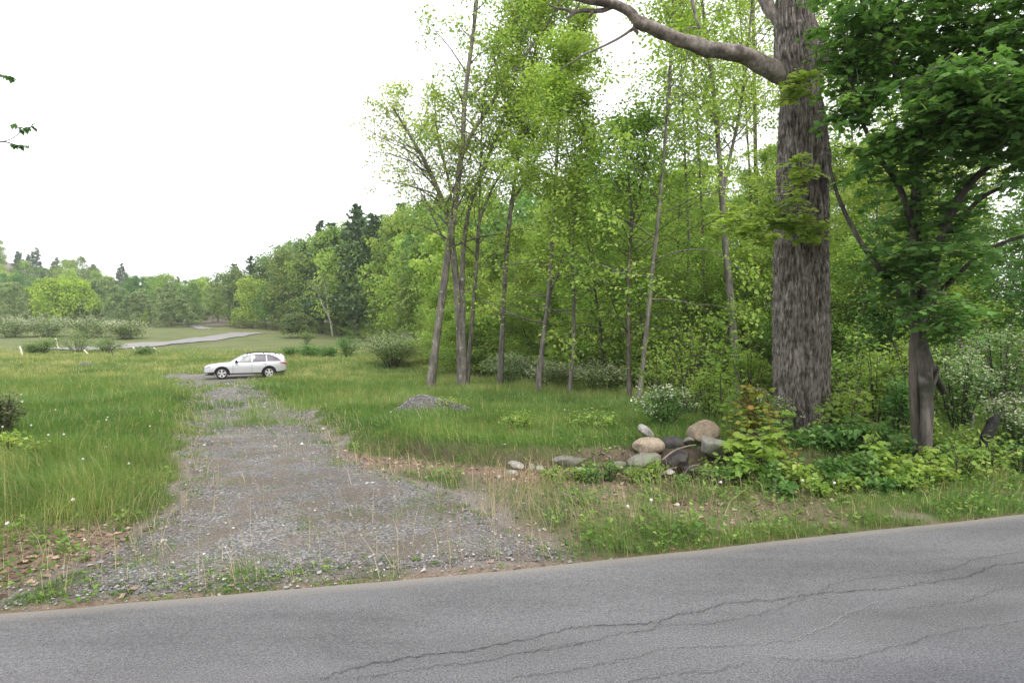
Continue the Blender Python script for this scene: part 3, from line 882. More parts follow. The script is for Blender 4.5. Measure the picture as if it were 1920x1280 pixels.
row_tree(108, "grey trunk leaning slightly right, just right of the dark forked trunk",
    [([(1196, 755), (1209, 650), (1220, 540), (1232, 430), (1243, 310), (1255, 150), (1262, -10), (1270, -150)], 13, 4, dict(k=18))],
    [[dict(FEATH, nb=28, f0=.5, L=2.8, nl=6, side=(0.0, .6)), LOWSP]], leaf=L_YEL)
row_tree(109, "tall pale-barked tree forking high up, between the row and the big trunk",
    [([(1384, 745), (1376, 620), (1366, 520), (1358, 440), (1350, 310), (1338, 170), (1318, 20), (1300, -140), (1290, -260)], 21, 4, dict(k=20)),
     ([(1384, 745), (1356, 420), (1362, 330), (1385, 220), (1400, 110), (1412, -20), (1420, -180)], 12, 4, dict(k=18))],
    [dict(FEATH, nb=34, f0=.45, L=2.9, size=.12, spread=.2, nl=6, rn0=.05), dict(FEATH, nb=26, f0=.48, L=2.4, size=.12, spread=.2, nl=6)], leaf=L_YEL)
row_tree(110, "twin grey stems close behind the left side of the big trunk",
    [([(1437, 715), (1429, 590), (1421, 470), (1417, 320), (1414, 120), (1412, -60), (1410, -220)], 15, 5, dict(k=18)),
     ([(1437, 715), (1420, 560), (1411, 440), (1404, 300), (1395, 150), (1385, -20)], 8, 3, dict(k=16))],
    [dict(FEATH, nb=28, f0=.5, L=2.4, size=.13, spread=.2), dict(FEATH, nb=16, f0=.5, L=2.0, size=.13, spread=.2)], bark=B_DARK, leaf=L_YEL)
for sd, pix, w_, lab in (
    (111, [(1612, 735), (1611, 600), (1608, 470), (1600, 300), (1590, 100), (1585, -80)], 10, "thin grey stem just right of the big trunk"),
    (112, [(1672, 720), (1670, 600), (1672, 470), (1668, 300), (1660, 120), (1655, -60)], 8, "thin stem between the big trunk and the mossy maple"),
    (113, [(1776, 730), (1773, 610), (1776, 500), (1782, 330), (1790, 120), (1795, -120)], 22, "stout shaded trunk behind the mossy maple"),
    (114, [(1858, 700), (1856, 600), (1852, 500), (1846, 330), (1838, 100), (1830, -100)], 15, "grey trunk deep in shade behind the white flowered thicket"),
    (115, [(1478, 735), (1492, 600), (1500, 430), (1510, 200), (1515, -40)], 10, "thin stem hidden behind the big trunk"),
    (116, [(1130, 735), (1128, 640), (1115, 540), (1100, 440), (1080, 350)], 8, "thin dark stem bending left behind the fifth slender trunk"),
    (117, [(1285, 735), (1287, 600), (1292, 470), (1286, 330), (1280, 180), (1275, 20)], 9, "thin stem amid the bright saplings left of the pale-barked tree"),
    (118, [(1330, 728), (1322, 600), (1318, 450), (1310, 280), (1300, 100), (1292, -100)], 8, "thin dark stem immediately left of the pale-barked tree"),
    ):
    row_tree(sd, lab, [(pix, w_, 3, dict(k=15))], [[dict(FEATH, nb=22, f0=.42, L=2.8, size=.15), LOWSP]], bark=B_GREY if sd % 2 else B_DARK, leaf=L_MID if sd % 2 else L_YEL, group="thin stems in the wood")

# ---------------------------------------------------------------- the big old tree
BY = 9.0
big_g = np.array([(1502 - 960) * BY / F, BY, gz((1502 - 960) * BY / F, BY)])
prof = [  # photo row, left edge, right edge
    (850, 1462, 1566), (820, 1468, 1556), (780, 1458, 1553), (700, 1450, 1553), (600, 1450, 1552), (500, 1452, 1550), (400, 1457, 1550), (330, 1458, 1551),
    (290, 1460, 1551), (230, 1461, 1549), (170, 1464, 1537), (130, 1456, 1549), (105, 1450, 1552), (80, 1450, 1545), (50, 1451, 1531), (0, 1453, 1522), (-60, 1455, 1517), (-200, 1462, 1513), (-500, 1478, 1510), (-900, 1490, 1508)]
pv = np.array([[P((a + b) / 2, y_, BY)[0], P(0, y_, BY)[2], (b - a) / 2 * BY / F] for y_, a, b in prof])
pv = np.vstack([[pv[0, 0], big_g[2] - .3, pv[0, 2] * 1.25], pv])
zs = np.concatenate([np.arange(pv[0, 1], 7.2, .018), np.arange(7.2, pv[-1, 1], .12)])
order = np.argsort(pv[:, 1])
cx = np.interp(zs, pv[order, 1], pv[order, 0]); cr = np.interp(zs, pv[order, 1], pv[order, 2])
na = 260
aa = np.arange(na) * 2 * np.pi / na
A, Z = np.meshgrid(aa, zs)
rr = np.repeat(cr[:, None], na, 1)
bz = Z - big_g[2]
# root flare with buttresses, slow bulges, then ridged bark
rr = rr * (1 + .16 * np.exp(-np.clip(bz, 0, 9) / .22) * (.6 + .8 * np.cos(A * 5 + 1.0) ** 2))
low = fbm(np.stack([np.cos(A) * 1.1, np.sin(A) * 1.1, Z * .55], -1).reshape(-1, 3), 12, 3).reshape(A.shape) - .5
rr = rr * (1 + .12 * low)
warp = (fbm(np.stack([np.cos(A) * 1.5, np.sin(A) * 1.5, Z * 1.1], -1).reshape(-1, 3), 3, 3).reshape(A.shape) - .5) * 1.6
q = np.stack([np.cos(A + warp * .10) * 17, np.sin(A + warp * .10) * 17, Z * 2.4 + warp], -1).reshape(-1, 3)
ridge = 1 - np.abs(2 * fbm(q, 21, 2).reshape(A.shape) - 1) * 2.2
q2 = np.stack([np.cos(A) * 34, np.sin(A) * 34, Z * 6], -1).reshape(-1, 3)
rid2 = 1 - np.abs(2 * fbm(q2, 23, 2).reshape(A.shape) - 1) * 2.0
rr = rr * (.91 - .09 * sstep(3.0, 6.8, Z)) + .040 * (np.clip(ridge, -.7, 1) - .5) + .014 * rid2
# scars: an old limb hollow below the leaf spray, knots lower down
def scar(px, py, w, h, depth):
    p0 = P(px, py, BY); an = math.asin(max(-1, min(1, (p0[0] - np.interp(p0[2], zs, cx)) / np.interp(p0[2], zs, cr))))
    ang = -math.pi / 2 + an
    da = np.angle(np.exp(1j * (A - ang))) * cr[:, None]
    return depth * np.exp(-((da / w) ** 2 + ((Z - p0[2]) / h) ** 2))
for s_ in ((1506, 480, .14, .20, .07), (1500, 515, .06, .14, .04), (1478, 640, .05, .05, .03), (1496, 655, .045, .045, .03), (1520, 612, .03, .03, .03), (1494, 780, .04, .15, .05), (1530, 730, .03, .08, .02)):
    rr = rr - scar(*s_)
rr = rr + scar(1545, 118, .14, .18, .05) + scar(1546, 300, .10, .25, .03) + scar(1458, 128, .2, .2, .06)
V = np.stack([cx[:, None] + rr * np.cos(A), BY + rr * np.sin(A), Z], -1).reshape(-1, 3)
nz_ = len(zs)
i = np.arange(nz_ - 1)[:, None] * na; j = np.arange(na)[None, :]; j2 = (j + 1) % na
tf = np.stack([i + j, i + j2, i + na + j2, i + na + j], -1).reshape(-1, 4)
bigt = thing("old_tree", "huge old tree with furrowed grey trunk and a bare limb reaching over the slender trees", "tree", big_g)
off = tuple(-float(c) for c in big_g)
B_BIG = bark_mat("bark_old_furrowed", [(.38, (.06, .052, .045)), (.47, (.15, .134, .117)), (.56, (.24, .217, .193)), (.68, (.34, .313, .28))], 32, (1, 1, .24), .8, spots=(2.6, .62, (.085, .075, .068)), moss=(1.2, .68, (.085, .10, .07)), dist=.035)
MB().add(V, tf, .5, 0, True).obj("trunk", B_BIG, bigt, off)
B_LIMB = bark_mat("bark_dead_limb", [(.3, (.10, .086, .075)), (.5, (.20, .178, .158)), (.7, (.31, .285, .26))], 16, (1, 1, .6), .9, spots=(3.2, .60, (.105, .09, .08)))
lb = MB()
def limb(pix, r0, r1, k=30, n=12, wob=.4, seed=0, dy=0.0, Y0=BY):
    pts = [P(px, py, Y0 + dy * q / (len(pix) - 1)) for q, (px, py) in enumerate(pix)]
    sp = spline(pts, k)
    tube(lb, sp, np.linspace(r0, r1, k) * Y0 / F, n, .5, 0, wob=wob, seed=seed)
    return sp
limb([(1490, 156), (1450, 134), (1408, 110), (1372, 99), (1332, 93), (1296, 82), (1262, 70), (1215, 50), (1195, 40), (1180, 22), (1150, 8), (1105, 0), (1040, -14), (960, -50)], 17.5, 4.5, 72, 18, .75, 4, dy=-.9)
limb([(1198, 38), (1190, 52), (1196, 62)], 6, 3, 8, 8, .5, 5, dy=0, Y0=BY - .5)
limb([(1190, 52), (1170, 66), (1145, 80), (1120, 92), (1095, 102), (1075, 115), (1050, 130)], 3.0, 1.2, 26, 6, .3, 6, Y0=BY - .5)
limb([(1148, 12), (1130, 20), (1112, 20), (1092, 20), (1075, 24), (1060, 18), (1040, 14), (1028, 8)], 5, 1.2, 26, 8, .7, 7, Y0=BY - .65)
limb([(1080, 22), (1070, 30), (1063, 34)], 3.4, 1.5, 8, 6, .6, 8, Y0=BY - .65)
limb([(1112, 22), (1108, 28), (1104, 33)], 3.4, 1.4, 8, 6, .6, 9, Y0=BY - .65)
limb([(1076, 22), (1084, 12), (1088, 0), (1092, -12)], 2.4, 1.6, 12, 6, .3, 10, Y0=BY - .65)
limb([(1486, 70), (1462, 40), (1436, 5), (1418, -40), (1400, -110), (1380, -230), (1370, -380)], 14, 5, 40, 14, .4, 11, dy=.4)
limb([(1290, -40), (1300, 10), (1306, 38), (1313, 54)], 3.2, 1.6, 14, 6, .5, 12, Y0=BY - .2)
limb([(1313, 54), (1300, 52), (1288, 54), (1280, 60)], 1.6, .8, 8, 5, .5, 13, Y0=BY - .2)
lb.obj("bare_limb", B_LIMB, bigt, off)
# upper boughs and leaves (mostly above the picture) and the leafy shoots on the trunk
tb, lf = MB(), MB()
r_ = np.random.default_rng(55)
up = np.column_stack([np.interp(np.linspace(8.4, 13.2, 10), zs, cx), np.full(10, BY), np.linspace(8.4, 13.2, 10)])
grow(r_, tb, lf, up, np.linspace(.24, .08, 10), nb=14, f0=.0, L=4.6, el0=.35, el1=1.0, sub=6, ncl=4, nl=5, size=.15, spread=.3)
tb.obj("bough", B_BIG, bigt, off); lf.obj("crown", L_DEEP, bigt, off)

def sprays(rng, tb, lf, blobs, per, size, tpl, anchors=None, tilt=.35, nlf=16, rr=.30, mult=1.0, loose=1.0):
    """layered fans of leaves: each fan is a twig with leaves spread flat to both sides.
    blobs: centre (3), radii (3), number of fans"""
    for c, rad, nf in blobs:
        nf = int(nf * mult); rad = np.asarray(rad, float) * loose
        c = np.asarray(c, float)
        for _ in range(nf):
            v = rng.normal(0, 1, 3); v = v / np.linalg.norm(v) * rng.uniform(0, 1) ** (1 / 2.2)
            p = c + v * np.asarray(rad)
            hd = unit(np.array([v[0] + rng.normal(0, .5), v[1] + rng.normal(0, .5) - .25, rng.normal(-.12, .16)]))
            L = rr * rng.uniform(.7, 1.4)
            nf_ = nlf
            s = np.linspace(.1, 1, nf_)
            sd = np.where(np.arange(nf_) % 2 == 0, 1, -1)
            perp = unit(np.cross(hd, [0, 0, 1.0]))
            base = p - hd * L * .5
            pos = base + hd * (s * L)[:, None] + perp * (sd * L * .16 * rng.uniform(0, 1.2, nf_))[:, None] + rng.normal(0, .02, (nf_, 3)) + np.array([0, 0, -.10 * L]) * (s ** 2)[:, None]
            d = unit(hd * .75 + perp * (sd * .8)[:, None] + rng.normal(0, .3, (nf_, 3)) + np.array([0, 0, -.18]))
            leaves(lf, pos, d, norm_up(rng, nf_, tilt), size * rng.uniform(.6, 1.2, nf_), np.clip(rng.uniform(.15, .75) + rng.normal(0, .12, nf_), 0, 1), tpl)
            if tb is not None:
                tube(tb, np.array([base - hd * L * .3, base + hd * L * .5, base + hd * L]), [.006, .004, .002], 4, .5, 0, cap=False)
lf, tb = MB(), MB()
r_ = np.random.default_rng(56)
def blob(px, py, wx, wy, Y, wd, n):
    return (P(px, py, Y), (wx * Y / F, wd, wy * Y / F), n)
FR = BY - .72
sprays(r_, tb, lf, [blob(1500, 165, 38, 26, FR, .25, 14), blob(1525, 140, 24, 18, FR, .2, 6), blob(1470, 400, 50, 44, FR - .1, .3, 34), blob(1500, 330, 34, 40, FR, .3, 16), blob(1420, 420, 60, 40, FR - .2, .4, 26), blob(1520, 430, 30, 22, FR, .2, 14), blob(1370, 410, 50, 34, FR, .4, 14)], 0, .085, T_MAPLE, nlf=14, rr=.26)
lf.v += tb.v; lf.f += [f_ + lf.n for f_ in tb.f]; lf.r += tb.r; lf.m += [m_ + 1 for m_ in tb.m]; lf.sm += tb.sm; lf.n += tb.n
lf.obj("leafy_shoots", [L_YEL, B_DARK], bigt, off)

# ---------------------------------------------------------------- the mossy maple beside the road
MY = 7.05
mg = np.array([(1733 - 960) * MY / F, MY, gz((1733 - 960) * MY / F, MY)])
mt = thing("maple_tree", "dark leafy maple with a mossy two-toned trunk near the road", "tree", mg)
off = tuple(-float(c) for c in mg)
tb, lf = MB(), MB()
r_ = np.random.default_rng(61)
B_MOSS = bark_mat("bark_mossy", [(.3, (.03, .027, .025)), (.5, (.085, .076, .068)), (.7, (.17, .155, .142))], 12, (1, 1, .2), .6, spots=(2.0, .60, (.20, .19, .175)), moss=(1.6, .50, (.035, .037, .026)))
sp = spline([mg - [0, 0, .25], P(1735, 850, MY), P(1738, 760, MY), P(1733, 690, MY + .05), P(1722, 620, MY + .1), P(1720, 520, MY + .15), P(1718, 400, MY + .2), P(1725, 250, MY + .3), P(1738, 100, MY + .4), P(1745, -80, MY + .5), P(1750, -350, MY + .6)], 60)
rad = np.interp(np.linspace(0, 1, 60), [0, .04, .12, .3, .36, .45, 1], [19, 12, 10, 12.5, 14, 11.5, 5]) * MY / F
tube(tb, sp, rad, 20, .5, 0, wob=.35, seed=3)
main = sp
st2 = MB(); tube(st2, spline([P(1724, 905, MY + .14), P(1719, 820, MY + .13), P(1715, 740, MY + .12), P(1715, 660, MY + .10), P(1722, 600, MY + .08)], 24), np.linspace(8.5, 9.5, 24) * MY / F, 14, .5, wob=.35, seed=8)
st2.obj('dark_stem', B_DARK, mt, off)
for pix, a, b, dy, sd in (
    ([(1722, 610), (1745, 520), (1770, 430), (1815, 350), (1870, 300), (1940, 262), (2050, 220)], 9, 3, -1.0, 1),
    ([(1722, 560), (1760, 470), (1830, 380), (1900, 345), (2000, 320)], 6, 2, -.6, 2),
    ([(1720, 470), (1690, 360), (1640, 280), (1600, 180), (1580, 60)], 6, 2, -.5, 3),
    ([(1725, 300), (1780, 200), (1850, 120), (1930, 40), (2000, -60)], 8, 3, -.8, 4),
    ([(1728, 240), (1680, 140), (1640, 60), (1600, -40)], 7, 3, -.6, 5),
    ([(1738, 760), (1760, 690), (1740, 700)], 3, 1, .1, 6),
    ([(1728, 640), (1752, 700), (1770, 735)], 8, 6, .25, 7),
    ([(1722, 625), (1680, 545), (1640, 490), (1610, 448), (1576, 380), (1560, 330), (1552, 290)], 7, 2, -.15, 8),
    ([(1722, 590), (1790, 520), (1850, 470), (1930, 440), (2010, 430)], 5, 2, -.8, 9)):
    pts = spline([P(px, py, MY + .1 + dy * q / (len(pix) - 1)) for q, (px, py) in enumerate(pix)], 22)
    tube(tb, pts, np.linspace(a, b, 22) * MY / F, 9, .5, 0, wob=.4, seed=sd)
tb.obj("trunk", B_MOSS, mt, off)
tw = MB()
D = MY
sprays(r_, tw, lf, [
    blob(1640, 50, 90, 60, D - .3, .6, 60), blob(1760, 60, 110, 70, D, .9, 90), blob(1880, 90, 90, 90, D - .5, .9, 80), blob(1600, 130, 50, 40, D - .2, .4, 22),
    blob(1700, -90, 190, 90, D + .2, 1.2, 90), blob(1900, -80, 130, 110, D, 1.3, 60),
    blob(1800, 180, 90, 60, D - 1.2, .5, 66), blob(1880, 210, 80, 60, D - 1.2, .6, 50), blob(1740, 240, 70, 46, D - .9, .5, 34), blob(1850, 260, 90, 40, D - .9, .5, 34),
    blob(1620, 190, 40, 22, D - .3, .3, 14), blob(1590, 215, 40, 16, D - .3, .3, 8), blob(1660, 300, 60, 40, D - .2, .5, 24), blob(1640, 170, 60, 20, D, .4, 12),
    blob(1720, 330, 80, 40, D + .1, .7, 18), blob(1830, 330, 90, 36, D - .2, .8, 16), blob(1910, 330, 60, 60, D - .4, .8, 13),
    blob(1720, 420, 60, 50, D, .6, 21), blob(1690, 480, 60, 36, D - .1, .5, 13), blob(1740, 500, 60, 36, D - .3, .5, 18), blob(1790, 450, 60, 30, D - .3, .6, 9),
    blob(1760, 580, 50, 34, D - .5, .35, 14), blob(1800, 610, 40, 28, D - .5, .35, 8), blob(1690, 560, 40, 26, D - .2, .4, 5), blob(1860, 420, 70, 30, D, .7, 7), blob(1900, 500, 40, 40, D + .3, .6, 4)],
    0, .086, T_MAPLE, nlf=15, rr=.36, tilt=.45, mult=1.6, loose=1.15)
lf.obj("crown", L_DEEP, mt, off); tw.obj("twigs", B_DARK, mt, off)

# ---------------------------------------------------------------- tree kinds for the wood and the far hills
def clump_crown(rng, lf, c, rad, ncl, nl, size, csz=.30, tpl=T_DIA, rn=(.15, .8), flat=.8):
    """rounded crown: leaf clumps over and through an ellipsoid"""
    c = np.asarray(c, float); rad = np.asarray(rad, float)
    v = unit(rng.normal(0, 1, (ncl, 3))); v[:, 2] = np.where(v[:, 2] < -.75, -v[:, 2], v[:, 2])
    rr = rng.uniform(.35, 1, ncl) ** .45
    cc = c + v * rr[:, None] * rad
    cs = csz * rad.mean() * rng.uniform(.6, 1.35, ncl)
    w = unit(rng.normal(0, 1, (ncl, nl, 3)) + np.array([0, 0, .25]))
    pos = cc[:, None] + w * (cs[:, None] * rng.uniform(.3, 1.0, (ncl, nl)) ** .5)[..., None] * np.array([1, 1, flat])
    nrm = unit(w + rng.normal(0, .45, w.shape) + np.array([0, 0, .35]))
    d = unit(np.cross(nrm, rng.normal(0, 1, w.shape)) + np.array([0, 0, -.3]))
    r1 = np.clip(rng.uniform(*rn, (ncl, 1)) + rng.normal(0, .1, (ncl, nl)), 0, 1)
    leaves(lf, pos.reshape(-1, 3), d.reshape(-1, 3), nrm.reshape(-1, 3), size * rng.uniform(.6, 1.3, ncl * nl), r1.ravel(), tpl)

def wood_tree(seed, h, r0, kind, bark, leaf, name="broadleaf_tree"):
    """young wood tree: thin trunk, leaves from low down"""
    r_ = np.random.default_rng(seed); tb, lf = MB(), MB()
    top = np.array([r_.normal(0, .5), r_.normal(0, .5), h])
    pts = spline([[0, 0, -.3], [r_.normal(0, .08), r_.normal(0, .08), h * .3], [top[0] * .5 + r_.normal(0, .2), top[1] * .5, h * .65], top], 12)
    rad = np.linspace(r0, r0 * .15, 12); rad[0] *= 1.3
    tube(tb, pts, rad, 7, .5, 0, wob=.2, seed=seed)
    grow(r_, tb, lf, pts, rad, **kind)
    o = thing(name, None, "tree")
    tb.obj("trunk", bark, o); lf.obj("crown", leaf, o)
    return o

K_A = dict(nb=34, f0=.20, L=3.6, el0=.15, el1=1.0, sub=7, ncl=4, nl=12, size=.165, spread=.26, droop=.1)
K_B = dict(nb=30, f0=.38, L=3.4, el0=.35, el1=1.1, sub=7, ncl=4, nl=12, size=.16, spread=.25, droop=.1)
K_C = dict(nb=28, f0=.10, L=2.2, el0=.1, el1=.9, sub=7, ncl=3, nl=11, size=.105, spread=.17, droop=.15)     # understorey
WOOD = [wood_tree(401, 16, .14, K_A, B_GREY, L_MID), wood_tree(402, 18, .15, K_B, B_DARK, L_YEL), wood_tree(403, 14, .12, K_A, B_DARK, L_YEL),
        wood_tree(404, 17, .15, K_B, B_GREY, L_MID), wood_tree(405, 13, .12, K_A, B_GREY, L_MID)]
UNDER = [wood_tree(411, 5.5, .04, K_C, B_DARK, L_MID, "young_tree"), wood_tree(412, 4.5, .035, K_C, B_DARK, L_YEL, "young_tree"), wood_tree(413, 6.5, .05, K_C, B_GREY, L_MID, "young_tree"), wood_tree(414, 5.5, .045, K_C, B_DARK, L_DEEP, "young_tree")]

def far_tree(seed, h, w, leaf, bark=B_DARK, low=.0, ncl=60, nl=60, size=.42, columnar=False, name="broadleaf_tree"):
    r_ = np.random.default_rng(seed); tb, lf = MB(), MB()
    pts = spline([[0, 0, -.5], [r_.normal(0, .15), 0, h * .4], [r_.normal(0, .4), r_.normal(0, .3), h * .9]], 8)
    tube(tb, pts, np.linspace(h * (.009 if columnar else .013), h * .003, 8), 6, .5)
    if columnar:
        for q in range(4):
            clump_crown(r_, lf, [r_.normal(0, w * .12), r_.normal(0, w * .12), h * (.22 + .2 * q)], [w * (.5, .5, .42, .26)[q]] * 2 + [h * .17], ncl // 4, nl, size, .34)
    else:
        clump_crown(r_, lf, [0, 0, h * (.5 + low / 2)], [w * .5, w * .5, h * (.5 - low / 2)], ncl, nl, size)
        clump_crown(r_, lf, [r_.normal(0, w * .2), r_.normal(0, w * .2), h * .78], [w * .3, w * .3, h * .2], ncl // 4, nl, size)
    o = thing(name, None, "tree")
    tb.obj("trunk", bark, o); lf.obj("crown", leaf, o)
    return o

def pine(seed, h, w, tiers=16, dense=1.0):
    r_ = np.random.default_rng(seed); tb, lf = MB(), MB()
    pts = np.array([[0, 0, -.5], [.1, 0, h * .5], [0, .1, h]]); sp = spline(pts, 10)
    tube(tb, sp, np.linspace(h * .016, .03, 10), 7, .5)
    P_, D_ = [], []
    for k in range(tiers):
        u = .16 + .84 * (k / (tiers - 1)) ** .9
        L = w * .5 * (1 - u) ** .75 * r_.uniform(.65, 1.25) + .25
        for b in range(int(6 * dense)):
            a = r_.uniform(0, 6.28); e = r_.normal(.12 + .4 * u, .15)
            l = L * r_.uniform(.6, 1.15)
            d = np.array([math.cos(a) * math.cos(e), math.sin(a) * math.cos(e), math.sin(e)])
            p0 = np.array([0, 0, u * h])
            bp = np.array([p0, p0 + d * l * .5 + [0, 0, -.02 * l], p0 + d * l + [0, 0, .06 * l]])
            tube(tb, bp, [.05, .03, .012], 4, .5, cap=False)
            m = int(10 + l * 9)
            s = r_.uniform(.15, 1, m)
            P_.append(p0 + d * (s * l)[:, None] + r_.normal(0, .16, (m, 3)) * np.array([1, 1, .5]) * (1 + .25 * l)); D_.append(unit(d + r_.normal(0, .6, (m, 3)) + [0, 0, .25]))
    P_ = np.concatenate(P_); D_ = np.concatenate(D_); n = len(P_)
    leaves(lf, P_, D_, norm_up(r_, n, .7), r_.uniform(.45, .95, n), np.clip(r_.beta(2, 2, n), 0, 1), T_NEEDLE, aspect=1.6)
    o = thing("pine_tree", None, "tree")
    tb.obj("trunk", B_DARK, o); lf.obj("crown", L_PINE, o)
    return o

FARB = [far_tree(501, 15, 9.5, L_FAR), far_tree(502, 13, 8, L_FAR), far_tree(503, 17, 10, L_MID), far_tree(504, 14, 8.5, L_YEL), far_tree(505, 16, 9, L_DEEP)]
FARG = [far_tree(511 + q, *hw, L_GREYG, B_GREY, ncl=96, nl=60, columnar=True) for q, hw in enumerate(((14, 7.5), (12, 6.5), (15, 8.5)))]
PINES = [pine(521, 20, 9, 17), pine(522, 22, 8, 20, .9), pine(523, 17, 8, 14)]

used = set()
def place(o, x, y, rz, sc, label, group, tilt=0.0):
    z = gz(x, y)
    if o.name not in used:
        used.add(o.name)
        o.location = (x, y, z); o.rotation_euler = (tilt, 0, rz); o.scale = (sc,) * 3 if np.isscalar(sc) else tuple(sc)
        o["label"] = label; o["group"] = group
        return o
    c = copy_tree(o, (x, y, z), rz, sc, label, tilt); c["group"] = group
    return c

r_ = np.random.default_rng(77)
# the wood: rows of trees back from its edge
ey = [];  yq = 10.0
while yq < 178:
    ey.append(yq); yq += 1.7 + .028 * yq
nw = 0
for k in range(6):
    for yq in ey:
        sp_ = 1.7 + .028 * yq
        x0 = np.interp(yq, FX_Y, FX_X)
        yy = yq + r_.uniform(-.5, .5) * sp_ + k * sp_ * .9
        xx = x0 + (k * 1.15 + .5) * sp_ + r_.uniform(-.6, .6) * sp_ + (1.2 if k == 0 else 0)
        if yy < 11.5 or yy < 10.5 + .3 * xx * 0:
            continue
        px = 960 + xx * F / yy
        if px > 2080 or px < 330:
            continue
        if px > 1180 and yy < 32 and r_.uniform() < .45:
            continue
        if k > 3 and yy > 70:
            continue
        far = yy > 48
        # the wood is lower where it meets the field and rises toward the road
        top = np.interp(px, [300, 560, 640, 740, 900, 1080, 1180, 1300, 1420, 1560, 1750, 2000], [480, 455, 400, 388, 400, 390, 350, 310, 300, 220, 170, 110])
        # keep the view open between the near row and the wood
        if yy < 30 and forest_in(xx, yy) < 1.2:
            continue
        top_ok = 1.0
        if far:
            u = r_.uniform()
            o = PINES[r_.integers(3)] if u < (.30 if 70 < yy < 150 else .12) and k > 0 else FARB[r_.integers(5)]
            hmax = (640 - top + (0 if px > 520 else -14)) * yy / F + CAMZ - gz(xx, yy)
            sc = min(1.75, max(.45, hmax / (20 if o in PINES else 14.5) * (r_.uniform(.84, 1.04) if k > 0 else r_.uniform(.6, .9))))
            lab = ("dark pine standing among the broadleaved trees along the far edge of the wood", "pines along the edge of the wood") if o in PINES else ("full leafy tree along the edge of the wood beyond the flowering shrub", "leafy trees along the edge of the wood")
        else:
            o = WOOD[r_.integers(5)]
            hmax = (640 - top) * yy / F + CAMZ - gz(xx, yy)
            sc = min(r_.uniform(.8, 1.15), max(.4, hmax / 16.5 * r_.uniform(.75, 1.06)))
            lab = ("leafy young tree in the thick of the wood behind the slender trunks", "trees in the thick of the wood")
        place(o, xx, yy, r_.uniform(0, 6.28), sc, lab[0], lab[1], r_.normal(0, .03)); nw += 1
print("wood trees", nw)
# the dark pines that stand out of the slope
for px, top_, yy in ((572, 462, 150), (588, 440, 142), (604, 424, 138), (622, 428, 134), (640, 432, 128), (668, 396, 118), (700, 392, 112), (730, 388, 106), (655, 408, 124), (470, 486, 176), (440, 500, 186), (528, 474, 162)):
    xx = (px - 960) * yy / F
    hh = (640 - top_) * yy / F + CAMZ - gz(xx, yy)
    place(PINES[r_.integers(3)], xx, yy, r_.uniform(0, 6.28), np.array([1.25, 1.25, 1]) * hh / 21.5, "tall dark pine standing out above the slope of the wood beyond the birch", "tall pines above the slope"); nw += 1
# understorey
nu = 0
for k in range(190):
    yy = 11.0 + 34 * r_.uniform() ** 1.3
    xx = np.interp(yy, FX_Y, FX_X) + r_.uniform(.2, 9 + .15 * yy)
    px = 960 + xx * F / yy
    if px > 2050 or px < 850 or (1430 < px < 1560 and yy < 11):
        continue
    place(UNDER[3 if (px > 1470 and r_.uniform() < .6) else r_.integers(3)], xx, yy, r_.uniform(0, 6.28), r_.uniform(.55, 1.15), "bright young tree with low branches filling the wood's understorey", "young trees in the understorey"); nu += 1  # mostly deeper leaf colour to the right, painting in that side's shade
# low growth at the foot of the far edge of the wood
yq = 34.0
while yq < 176:
    for k in range(2):
        xx = np.interp(yq, FX_Y, FX_X) + r_.uniform(-.6, 2.2) + k * 1.5
        yy = yq + r_.uniform(-1, 1)
        if 340 < 960 + xx * F / yy < 1000:
            place(UNDER[r_.integers(3)], xx, yy, r_.uniform(0, 6.28), (1.5 * r_.uniform(.6, 1.1),) * 2 + (r_.uniform(.5, 1.0),), "low leafy growth along the far edge of the wood", "low growth along the far edge of the wood"); nu += 1
    yq += 1.6 + .022 * yq
print("understorey", nu)

# far hillside and grey-green belt on the left
nh = 0
for row, yq in enumerate([176, 182, 189, 198, 209, 221, 234, 248, 262, 277, 292, 306, 318, 330, 341]):
    xl, xr_ = -1.12 * yq, -.40 * yq
    if row < 3:
        xr_ = [-99, -100, -100][row]
    x = xl + r_.uniform(0, 6)
    while x < xr_:
        st = (7.0 if row < 4 else 11.5) * r_.uniform(.8, 1.25)
        yy = yq + r_.uniform(-3, 3)
        u = r_.uniform()
        if row < 4:
            if u < .92:
                place(FARG[r_.integers(3)], x, yy, r_.uniform(0, 6.28), r_.uniform(.68, .92) * (1 + .06 * row), "slim grey-green tree in the belt below the far hill", "grey-green trees below the far hill")
            else:
                place(FARB[r_.integers(2)], x, yy, r_.uniform(0, 6.28), r_.uniform(.8, 1.0), "leafy tree covering the far hillside", "leafy trees on the far hillside")
        else:
            if u < (.20 if row < 11 else .62):
                place(PINES[r_.integers(3)], x, yy, r_.uniform(0, 6.28), np.array([1.35, 1.35, .95]) * r_.uniform(.5, .85), "dark pine rising on the far hillside", "pines on the far hillside")
            else:
                place(FARB[r_.integers(5)], x, yy, r_.uniform(0, 6.28), r_.uniform(.75, 1.15), "leafy tree covering the far hillside", "leafy trees on the far hillside")
        nh += 1
        x += st
print("hill trees", nh)

